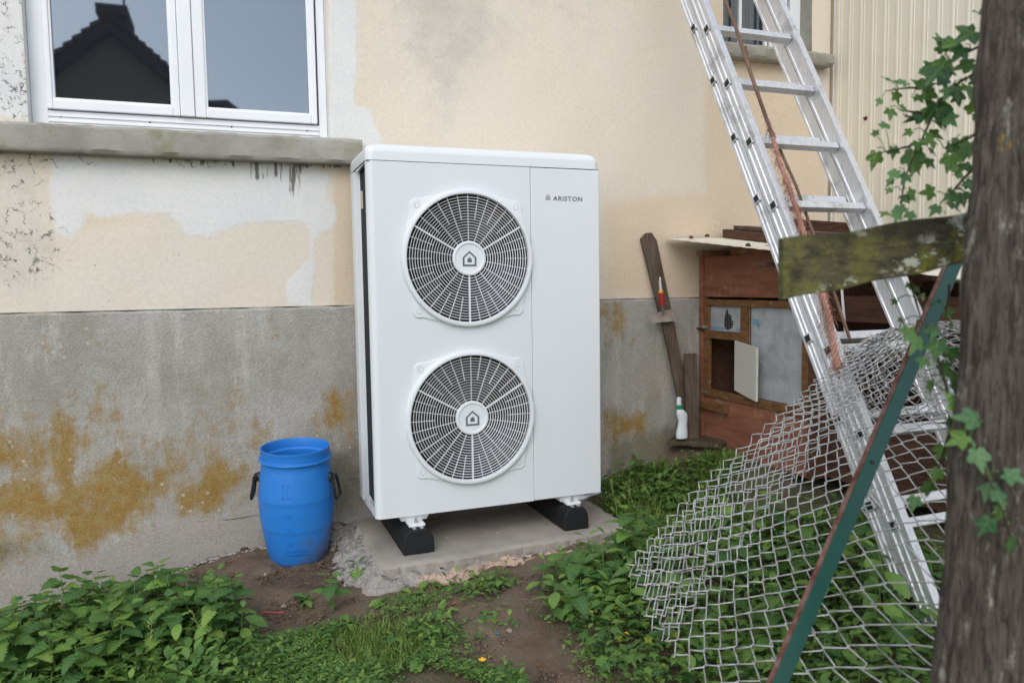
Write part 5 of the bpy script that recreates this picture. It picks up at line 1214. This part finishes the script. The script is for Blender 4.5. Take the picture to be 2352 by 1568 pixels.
# climbing ivy on the fence
def vine(label, stems, leaves, depth_fn, ox, oy, k_, size_k, seed, meshes, rough_pitch=.5):
    rr = random.Random(seed); c = at_depth(ox+stems[0][0][0]*k_, oy+stems[0][0][1]*k_, depth_fn(*stems[0][0]))
    o = thing('ivy_vine', label, 'ivy', tuple(c)); bs = Vector(o.location); sp = []
    for st in stems:
        pts = [at_depth(ox+x*k_, oy+y*k_, depth_fn(x, y)+rr.uniform(-.012, .012)) for x, y in st]; P = resample(pts, .012) if len(pts) > 2 else np.array(pts)
        n = len(P); MB().tube(list(P), [.0030*(1-.6*i/max(1, n-1)) for i in range(n)], 6).build('stem', mt['ivystem'], o, smooth='all'); sp += list(P)
    sp = np.array(sp)
    for (x, y, s_) in leaves:
        d = depth_fn(x, y)+rr.uniform(-.03, .03); p = at_depth(ox+x*k_, oy+y*k_, d); size = s_*k_/F_PX*d*size_k
        q_ = sp[np.argmin(((sp-p)**2).sum(1))]
        # blade hangs facing the yard: tip down and outward
        face = -BF+np.array((rr.uniform(-.6, .6), rr.uniform(-.6, .6), rr.uniform(-.1, .9))); face /= np.linalg.norm(face)
        tip = (p-q_)*1.2+np.array((rr.uniform(-.02, .02), 0, -.03)); tip -= face*np.dot(tip, face); tip /= np.linalg.norm(tip)+1e-9; xx = np.cross(tip, face)
        M4 = Matrix(((xx[0], tip[0], face[0], 0), (xx[1], tip[1], face[1], 0), (xx[2], tip[2], face[2], 0), (0, 0, 0, 1)))
        st_ = p-tip*size*.3
        l = bpy.data.objects.new('leaf', rr.choice(meshes)); COL.objects.link(l); l.parent = o
        l.matrix_local = Matrix.Translation(Vector(st_)-bs) @ M4 @ Matrix.Diagonal((size, size, size, 1))
        if np.linalg.norm(q_-st_) > .004: MB().tube([q_, (q_+st_)/2+np.array((0, 0, .006)), st_], .0011, 4).build('leaf_stalk', mt['nstem'], o)
    return o
LV = [(random.Random(k).uniform(430, 790), random.Random(k+50).uniform(150, 1000), random.Random(k+90).uniform(40, 75)) for k in range(26)]+[(800, 40, 75), (710, 160, 95), (610, 220, 85), (785, 170, 70), (570, 240, 60), (545, 340, 105), (480, 360, 70), (325, 390, 80), (700, 310, 75), (720, 390, 70), (470, 420, 80), (640, 430, 85), (385, 400, 45), (340, 455, 50), (268, 483, 32), (540, 510, 95), (315, 535, 50), (415, 560, 55), (380, 515, 40), (525, 590, 75), (290, 610, 50), (245, 648, 30), (410, 635, 35), (715, 530, 65), (650, 690, 85), (610, 700, 45), (425, 740, 95), (245, 748, 65), (330, 720, 45), (450, 690, 55), (600, 760, 65), (630, 830, 80), (690, 800, 65), (510, 720, 40), (340, 830, 50), (390, 850, 50), (320, 870, 35), (410, 930, 55), (315, 915, 30), (620, 920, 65), (690, 880, 50), (665, 940, 55), (360, 1000, 55), (300, 1030, 45), (410, 1030, 45), (540, 1000, 50), (600, 985, 55), (640, 960, 45), (560, 380, 70), (500, 450, 60), (580, 300, 70), (660, 240, 70), (750, 320, 60), (740, 450, 70), (690, 420, 75), (430, 800, 50), (460, 760, 60), (570, 560, 60), (640, 470, 50), (380, 960, 50), (350, 1035, 45), (560, 1010, 40), (510, 320, 50), (440, 470, 45), (700, 700, 60), (700, 950, 55), (740, 60, 40), (600, 440, 60)]
vine('ivy spray with many leaves reaching left from the post above the mossy rail', [[(830, 320), (770, 330), (650, 385), (560, 460), (500, 600), (450, 720), (400, 800), (370, 900), (365, 1075)], [(800, 200), (700, 240), (600, 300), (545, 345)], [(560, 440), (430, 430), (330, 400), (260, 480)], [(500, 560), (400, 520), (310, 540)], [(450, 700), (330, 720), (240, 745)], [(760, 620), (690, 680), (600, 720), (540, 715)], [(740, 800), (650, 860), (560, 1010)], [(830, 40), (800, 120), (780, 170)]],
     LV, lambda x, y: 1.52-.10*np.clip((x-500)/300, 0, 1), 1894.9, 0, .4761, 1.7, 41, IL+IL2)
LV2 = [(1390, 60, 85), (1480, 80, 85), (1530, 120, 70), (1540, 210, 80), (1490, 270, 75), (1580, 350, 85), (1640, 410, 95), (1530, 430, 85), (1590, 490, 80), (1650, 500, 70), (1655, 560, 85), (1550, 610, 80), (1720, 640, 80), (1790, 655, 75), (1700, 690, 85), (1740, 735, 70), (1640, 740, 65), (1760, 800, 80), (1810, 780, 75), (1700, 860, 80), (1820, 920, 85), (1800, 945, 65), (1840, 850, 65), (1440, 700, 60), (1380, 760, 60), (1480, 640, 55), (1500, 540, 60), (1350, 20, 60), (1460, 20, 60), (1500, 180, 60), (1560, 280, 65), (1765, 990, 60), (1450, 250, 60), (1420, 150, 60)]
vine('ivy runner with pale leaves climbing down the left side of the fence post', [[(1420, -40), (1450, 60), (1500, 200), (1530, 320), (1560, 420), (1600, 500), (1640, 560), (1690, 640), (1740, 740), (1780, 860), (1830, 1010), (1880, 1100)], [(1550, 420), (1500, 560), (1470, 700), (1380, 780)], [(1400, -60), (1390, 60), (1340, 30)]],
     LV2, lambda x, y: 1.33 if x < 1520 else 1.33-.15*min(1, (x-1520)/90), 1378.2, 746.5, .5242, 1.5, 42, IL2+IL[:1])
vine('short ivy shoots hanging below the mossy rail in front of the ladder', [[(405, 1330), (430, 1420), (450, 1500), (480, 1600)], [(600, 1340), (600, 1480), (560, 1580)]], [(405, 1370, 50), (470, 1430, 55), (340, 1450, 45), (590, 1500, 75), (655, 1365, 50), (370, 1545, 45), (440, 1390, 45), (610, 1560, 50), (520, 1460, 40)], lambda x, y: 1.50, 1894.9, 0, .4761, 1.0, 43, IL)
# ================================================================== GRASS, CLOVER, PEBBLES: nobody could count these
def instance_mesh(name, tmpl, faces, uvs, pos, yaw, pitch, size, m, tint, label, parent_kind='stuff', sx=None):
    tmpl = np.array(tmpl); k = len(tmpl); n = len(pos); cy, sy, cp, sp = np.cos(yaw), np.sin(yaw), np.cos(pitch), np.sin(pitch)
    X = tmpl[None, :, 0]*size[:, None]*(1 if sx is None else sx[:, None]); Y = tmpl[None, :, 1]*size[:, None]; Zz = tmpl[None, :, 2]*size[:, None]
    Y2 = Y*cp[:, None]-Zz*sp[:, None]; Z2 = Y*sp[:, None]+Zz*cp[:, None]
    P = np.stack([X*cy[:, None]-Y2*sy[:, None], X*sy[:, None]+Y2*cy[:, None], Z2], -1)+pos[:, None, :]
    fl = (np.array(faces)[None]+(np.arange(n)*k)[:, None, None]).reshape(-1, len(faces[0]))
    me = bpy.data.meshes.new(name); me.from_pydata(P.reshape(-1, 3).tolist(), [], fl.tolist()); me.materials.append(m)
    L = me.uv_layers.new(name='UVMap'); idx = np.empty(len(me.loops), np.int32); me.loops.foreach_get('vertex_index', idx)
    L.data.foreach_set('uv', np.tile(np.array(uvs, np.float32), (n, 1))[idx].ravel())
    add_attr(me, 'tint', np.repeat(tint, k)); me.polygons.foreach_set('use_smooth', [True]*len(fl))
    o = bpy.data.objects.new(name, me); COL.objects.link(o); return tag(o, label, kind='stuff')
def many(polys, seed):
    """uniform points in several pixel-traced ground areas: [(polygon, count)]"""
    rr = np.random.default_rng(seed); out = []
    for poly, n in polys:
        g = np.array(ground_poly(poly)); lo, hi = g.min(0), g.max(0); got = 0
        while got < n:
            c = lo+(hi-lo)*rr.random((n*2, 2)); s_ = sdf(g, c[:, 0], c[:, 1]); keep = c[(s_+rr.normal(size=len(c))*.035 > 0)][:n-got]; out.append(keep); got += len(keep)
            if len(keep) == 0: break
    xy = np.concatenate(out); xy = np.array([p for p in xy if not on_slab(p[0], p[1], .05)]); return np.column_stack([xy, gz(xy[:, 0], xy[:, 1])])
def clump(P, seed, keep=.5, f=9.):
    """drop points where a smooth random field is low, so that cover is patchy"""
    rr = np.random.default_rng(seed); v = np.zeros(len(P))
    for _ in range(14): a = rr.random()*6.28; k = f*(.4+1.6*rr.random()); v += np.sin(P[:, 0]*k*math.cos(a)+P[:, 1]*k*math.sin(a)+rr.random()*6.28)
    th = np.quantile(v, 1-keep); return P[v+rr.normal(size=len(P))*.5 > th]
LAWN = [(-40, 1640), (250, 1560), (470, 1525), (620, 1475), (740, 1448), (860, 1440), (980, 1432), (1050, 1465), (1010, 1505), (1080, 1545), (1190, 1555), (1190, 1640)]
SPARSE = [(640, 1390), (760, 1350), (900, 1340), (1080, 1330), (1180, 1330), (1230, 1420), (1130, 1480), (1020, 1420), (800, 1420)]
BEDP = [(-40, 1440), (250, 1390), (560, 1430), (600, 1490), (450, 1540), (200, 1600), (-40, 1650)]
UNDER = [(1250, 1400), (1340, 1290), (1500, 1230), (1700, 1140), (1950, 1180), (2200, 1330), (2250, 1640), (1400, 1640), (1330, 1500)]
FAR = [(1390, 1110), (1440, 1080), (1560, 1075), (1690, 1090), (1720, 1150), (1640, 1220), (1560, 1270), (1430, 1230), (1400, 1190)]
blade = [(-.05, 0, 0), (.05, 0, 0), (-.045, .45, .02), (.045, .45, .02), (-.025, .8, -.05), (.025, .8, -.05), (0, 1, -.16)]
bf = [(0, 1, 3, 2), (2, 3, 5, 4), (4, 5, 6, 6)]; bu = [(0, 0), (1, 0), (.1, .4), (.9, .4), (.2, .8), (.8, .8), (.5, 1)]
rr = np.random.default_rng(77)
P = np.concatenate([clump(many([(LAWN, 36000)], 1), 2, .56), clump(many([(SPARSE, 3000)], 3), 4, .18), many([(BEDP, 2500)], 5), many([(UNDER, 5000)], 6), clump(many([(FAR, 13000)], 7), 8, .75)])
n = len(P); far = P[:, 0] > .95
sz = np.where(far & (P[:, 1] > -.35), rr.uniform(.03, .075, n), .010+.028*rr.random(n)**1.6); P[:, 2] += rr.uniform(-.004, .004, n)
bf = [(0, 1, 3, 2), (2, 3, 5, 4)]
blade4 = [(-.05, 0, 0), (.05, 0, 0), (-.045, .5, .02), (.045, .5, .02), (-.012, 1, -.16), (.012, 1, -.16)]; bu4 = [(0, 0), (1, 0), (0, .5), (1, .5), (.4, 1), (.6, 1)]
instance_mesh('grass', blade4, bf, bu4, P, rr.uniform(0, 6.28, n), rr.uniform(.35, 1.35, n), sz, mt['grass'], rr.random(n), 'short worn grass on the garden soil')
# three lobed and rounded small leaves
tri = []; tf = []; tu = []
for k in range(3):
    a = 2*math.pi*k/3; e = np.array((-math.sin(a), math.cos(a), 0)); s_ = np.array((e[1], -e[0], 0)); o = len(tri)
    for u, v, z in ((0, .05, 0), (.36, .5, .10), (.22, .95, .02), (0, .86, -.04), (-.22, .95, .02), (-.36, .5, .10)): tri.append(tuple(e*v+s_*u+np.array((0, 0, z)))); tu.append((.5+u, v))
    tf += [(o, o+1, o+2, o+3), (o, o+3, o+4, o+5)]
P = np.concatenate([clump(many([(LAWN, 10000)], 11), 12, .58), clump(many([(SPARSE, 1500)], 13), 14, .2), many([(BEDP, 2200)], 15), many([(UNDER, 3800)], 16), clump(many([(FAR, 2200)], 17), 18, .6)])
n = len(P); P[:, 2] += rr.uniform(.006, .03, n)
instance_mesh('clover', tri, tf, tu, P, rr.uniform(0, 6.28, n), rr.uniform(-.5, .5, n), rr.uniform(.006, .015, n), mt['clover'], rr.random(n), 'low clover and chickweed between the grass')
ov = [(0, 0, 0), (.2, .3, .06), (.25, .6, .05), (0, 1, -.12), (-.25, .6, .05), (-.2, .3, .06), (0, .5, -.02)]; of = [(0, 1, 2, 6), (6, 2, 3, 3), (6, 3, 3, 4)]
of = [(0, 1, 2, 6), (6, 2, 3, 4), (0, 6, 4, 5)]; ou = [(.5, 0), (.8, .3), (.9, .6), (.5, 1), (.1, .6), (.2, .3), (.5, .5)]
P = np.concatenate([clump(many([(LAWN, 3800)], 21), 22, .42), clump(many([(SPARSE, 900)], 23), 24, .22), many([(BEDP, 2600)], 25), many([(UNDER, 4200)], 26), clump(many([(FAR, 1500)], 27), 28, .6)])
n = len(P); bedlike = np.where((P[:, 0] < -.55) | (P[:, 0] > .55), 1.5, 1.); P[:, 2] += rr.uniform(.004, .05, n)*bedlike
instance_mesh('small_weeds', ov, of, ou, P, rr.uniform(0, 6.28, n), rr.uniform(-.2, .8, n), rr.uniform(.013, .034, n)*bedlike, mt['clover'], rr.random(n), 'small mixed weeds carpeting the ground')
oc = [(1, 0, 0), (0, 1, 0), (-1, 0, 0), (0, -1, 0), (0, 0, .7), (0, 0, -.5)]; of = [(0, 1, 4), (1, 2, 4), (2, 3, 4), (3, 0, 4), (1, 0, 5), (2, 1, 5), (3, 2, 5), (0, 3, 5)]
P = np.concatenate([many([([(440, 1330), (600, 1270), (780, 1260), (860, 1330), (1000, 1320), (1250, 1330), (1250, 1568), (1000, 1500), (800, 1440), (620, 1420)], 650)], 31), many([([(1060, 1400), (1330, 1450), (1400, 1568), (1150, 1568)], 330)], 32), many([([(1400, 1100), (1700, 1060), (1720, 1120), (1500, 1180)], 150)], 33)])
n = len(P); P[:, 2] += .001
instance_mesh('pebbles', oc, of, [(0, 0)]*6, P, rr.uniform(0, 6.28, n), rr.uniform(-.3, .3, n), rr.uniform(.001, .0045, n), mt['pebble'], rr.random(n), 'small pebbles and crumbs strewn over the soil', sx=rr.uniform(.8, 1.6, n))
P = np.concatenate([many([([(420, 1330), (600, 1265), (780, 1255), (860, 1330), (1000, 1320), (1250, 1330), (1250, 1568), (1000, 1500), (800, 1440), (620, 1420)], 2600)], 41), many([([(1060, 1400), (1330, 1450), (1420, 1568), (1150, 1568)], 1500)], 42), many([([(1400, 1100), (1700, 1060), (1720, 1120), (1500, 1180)], 700)], 43), many([(LAWN, 1200)], 44)])
n = len(P)
instance_mesh('soil_crumbs', oc, of, [(0, 0)]*6, P, rr.uniform(0, 6.28, n), rr.uniform(-.3, .3, n), np.abs(rr.normal(size=n))*.0034+.0012, mt['soil'], rr.random(n), 'loose crumbs of brown soil', sx=rr.uniform(.8, 1.6, n))
P = many([([(420, 1330), (860, 1300), (1250, 1330), (1400, 1568), (600, 1568)], 260)], 45); n = len(P); P[:, 2] += .004
instance_mesh('leaf_litter', ov, [(0, 1, 2, 6), (6, 2, 3, 4), (0, 6, 4, 5)], ou, P, rr.uniform(0, 6.28, n), rr.uniform(-.15, .3, n), rr.uniform(.005, .014, n), plain('dry_leaf', lin(140, 112, 82), .8), rr.random(n), 'dry leaf fragments on the soil', sx=rr.uniform(.4, 1., n))
# thin flowering stalks
b = MB()
for px in ((1405, 1150), (1440, 1120), (1460, 1190), (1500, 1150), (1590, 1130), (1605, 1120), (1640, 1110), (1655, 1090), (1420, 1200), (1545, 1140), (1620, 1150), (60, 1520), (200, 1545), (330, 1540), (470, 1500), (150, 1560)):
    g = on_ground(*px); hgt = random.uniform(.10, .2); e = np.array((random.uniform(-.05, .05), random.uniform(-.03, .03), hgt)); b.tube([g, g+e*.5+(.006, 0, 0), g+e], [.0011, .0009, .0005], 4)
    for k in range(9): p = g+e*(.55+.05*k); d = np.array((random.uniform(-.012, .012), random.uniform(-.012, .012), .008)); b.tube([p, p+d], [.0005, .0014], 4)
tag(b.build('flower_stalks', plain('seed_stalk', lin(150, 166, 96), .7), None, fix=False), 'thin seed stalks of shepherds purse among the weeds', kind='stuff')
# small single things on the ground
for px, lab, hgt in (((357, 1430), 'yellow buttercup above the left nettle bed', .17), ((1108, 1532), 'yellow flower low in the turf at the bottom edge', .02), ((2020, 1430), 'yellow flower beneath the netting near the ladder foot', .05), ((2165, 1330), 'yellow flower beside the foot of the fence post', .06), ((1568, 1245), 'small yellow daisy under the left part of the netting', .04), ((1440, 1480), 'yellow flower in the ivy', .03)):
    g = on_ground(*px); o = thing('yellow_flower', lab, 'flower', tuple(g)); MB().tube([g, g+(.004, 0, hgt*.6), g+(0, 0, hgt)], .0009, 5).build('stem', mt['nstem'], o)
    for k in range(5):
        a = k*1.257; e = np.array((math.cos(a), math.sin(a), .45)); s_ = np.array((-e[1], e[0], 0)); c = g+(0, 0, hgt)
        MB().add([c, c+e*.006+s_*.005, c+e*.0115+s_*.004, c+e*.0115-s_*.004, c+e*.006-s_*.005], [(0, 1, 2, 3, 4)]).build('petal', mt['petal'], o, fix=False)
for a, c, lab in (((588, 1300), (625, 1345), 'curved dry twig on the soil below the barrel'), ((620, 1340), (652, 1352), 'short broken twig near the barrel foot'), ((1085, 1395), (1098, 1420), 'thin twig on the bare soil path'), ((1115, 1430), (1150, 1445), 'dry stem on the soil path right of the turf')):
    p, q_ = on_ground(*a), on_ground(*c); m_ = (p+q_)/2+np.array((.01, .01, .006)); tag(MB().tube([p+(0, 0, .003), m_, q_+(0, 0, .003)], [.0022, .002, .0012], 6).build('twig', mt['rotten'], None), lab, 'twig', 'dry twigs on the soil')
p, q_ = on_ground(605, 1409), on_ground(652, 1411); tag(MB().tube([p+(0, 0, .006), q_+(0, 0, .008)], .0025, 6).build('plastic_strip', plain('strip_pink', lin(196, 90, 96), .5), None), 'thin pink plastic strip on the soil right of the nettles', 'strip')
p = on_ground(1141, 1458); tag(MB().add([p+(-.006, .008, .004), p+(.004, .006, .008), p+(.009, -.008, .005), p+(.002, -.010, .009), p+(-.002, 0, .011)], [(0, 4, 1), (1, 4, 2), (2, 4, 3), (3, 4, 0)]).build('blue_scrap', plain('scrap_blue', lin(70, 150, 190), .5), None, fix=False), 'tiny torn scrap of blue plastic on the bare soil', 'scrap')
def clod(px, r_, lab, m, seed):
    rr2 = np.random.default_rng(seed); g = on_ground(*px); bm = bmesh.new(); bmesh.ops.create_icosphere(bm, subdivisions=2, radius=r_)
    for v in bm.verts: v.co = Vector(v.co)*(1+.28*rr2.normal()*.6); v.co.z *= .6; v.co += Vector(g)+Vector((0, 0, r_*.25))
    me = bpy.data.meshes.new('stone'); bm.to_mesh(me); bm.free(); me.materials.append(m); o = bpy.data.objects.new('stone', me); COL.objects.link(o); tag(o, lab, 'stone', 'loose stones on the soil')
stn = make_concrete('stone_pale', lin(196, 184, 166, .8), lin(160, 138, 116, .8)); stb = make_concrete('stone_brown', lin(140, 108, 84, .8), lin(112, 86, 68, .8))
for i, (px, r_, lab, m) in enumerate((((1170, 1450), .011, 'pale crumb of mortar on the bare soil beside the blue scrap', stn), ((1045, 1388), .014, 'brown clod on the soil path under the slab', stb), ((1036, 1425), .010, 'dark mossy clod at the edge of the turf', mt['rotten']), ((652, 1392), .009, 'whitish pebble beside the pink strip', stn), ((610, 1320), .008, 'pale pebble left of the barrel foot', stn), ((560, 1262), .022, 'grey clod lying against the plinth left of the barrel', mt['rotten']), ((590, 1265), .014, 'small clod between the plinth and barrel', mt['rotten']), ((950, 1500), .009, 'brown pebble in the turf', stb), ((1240, 1530), .014, 'brown clod at the bottom of the bare path', stb), ((800, 1290), .008, 'pebble between barrel and slab', stn), ((1075, 1375), .007, 'ochre pebble by the turf edge', stb))): clod(px, r_, lab, m, i)
# rubble along the foot of the plinth
b = MB(); rr2 = np.random.default_rng(4)
for k in range(150):
    x = rr2.uniform(-1.7, -.1); y = .47-abs(rr2.normal())*.018; g = np.array((x, y, float(gz(x, y))+.004)); r_ = rr2.uniform(.004, .016)
    b.add([g+np.array(p)*r_*np.array((1.4, .9, .9))*rr2.uniform(.7, 1.2) for p in oc], of)
tag(b.build('plinth_rubble', mt['mortar'], None, fix=False), 'crumbs of render lying along the foot of the plinth', kind='stuff')
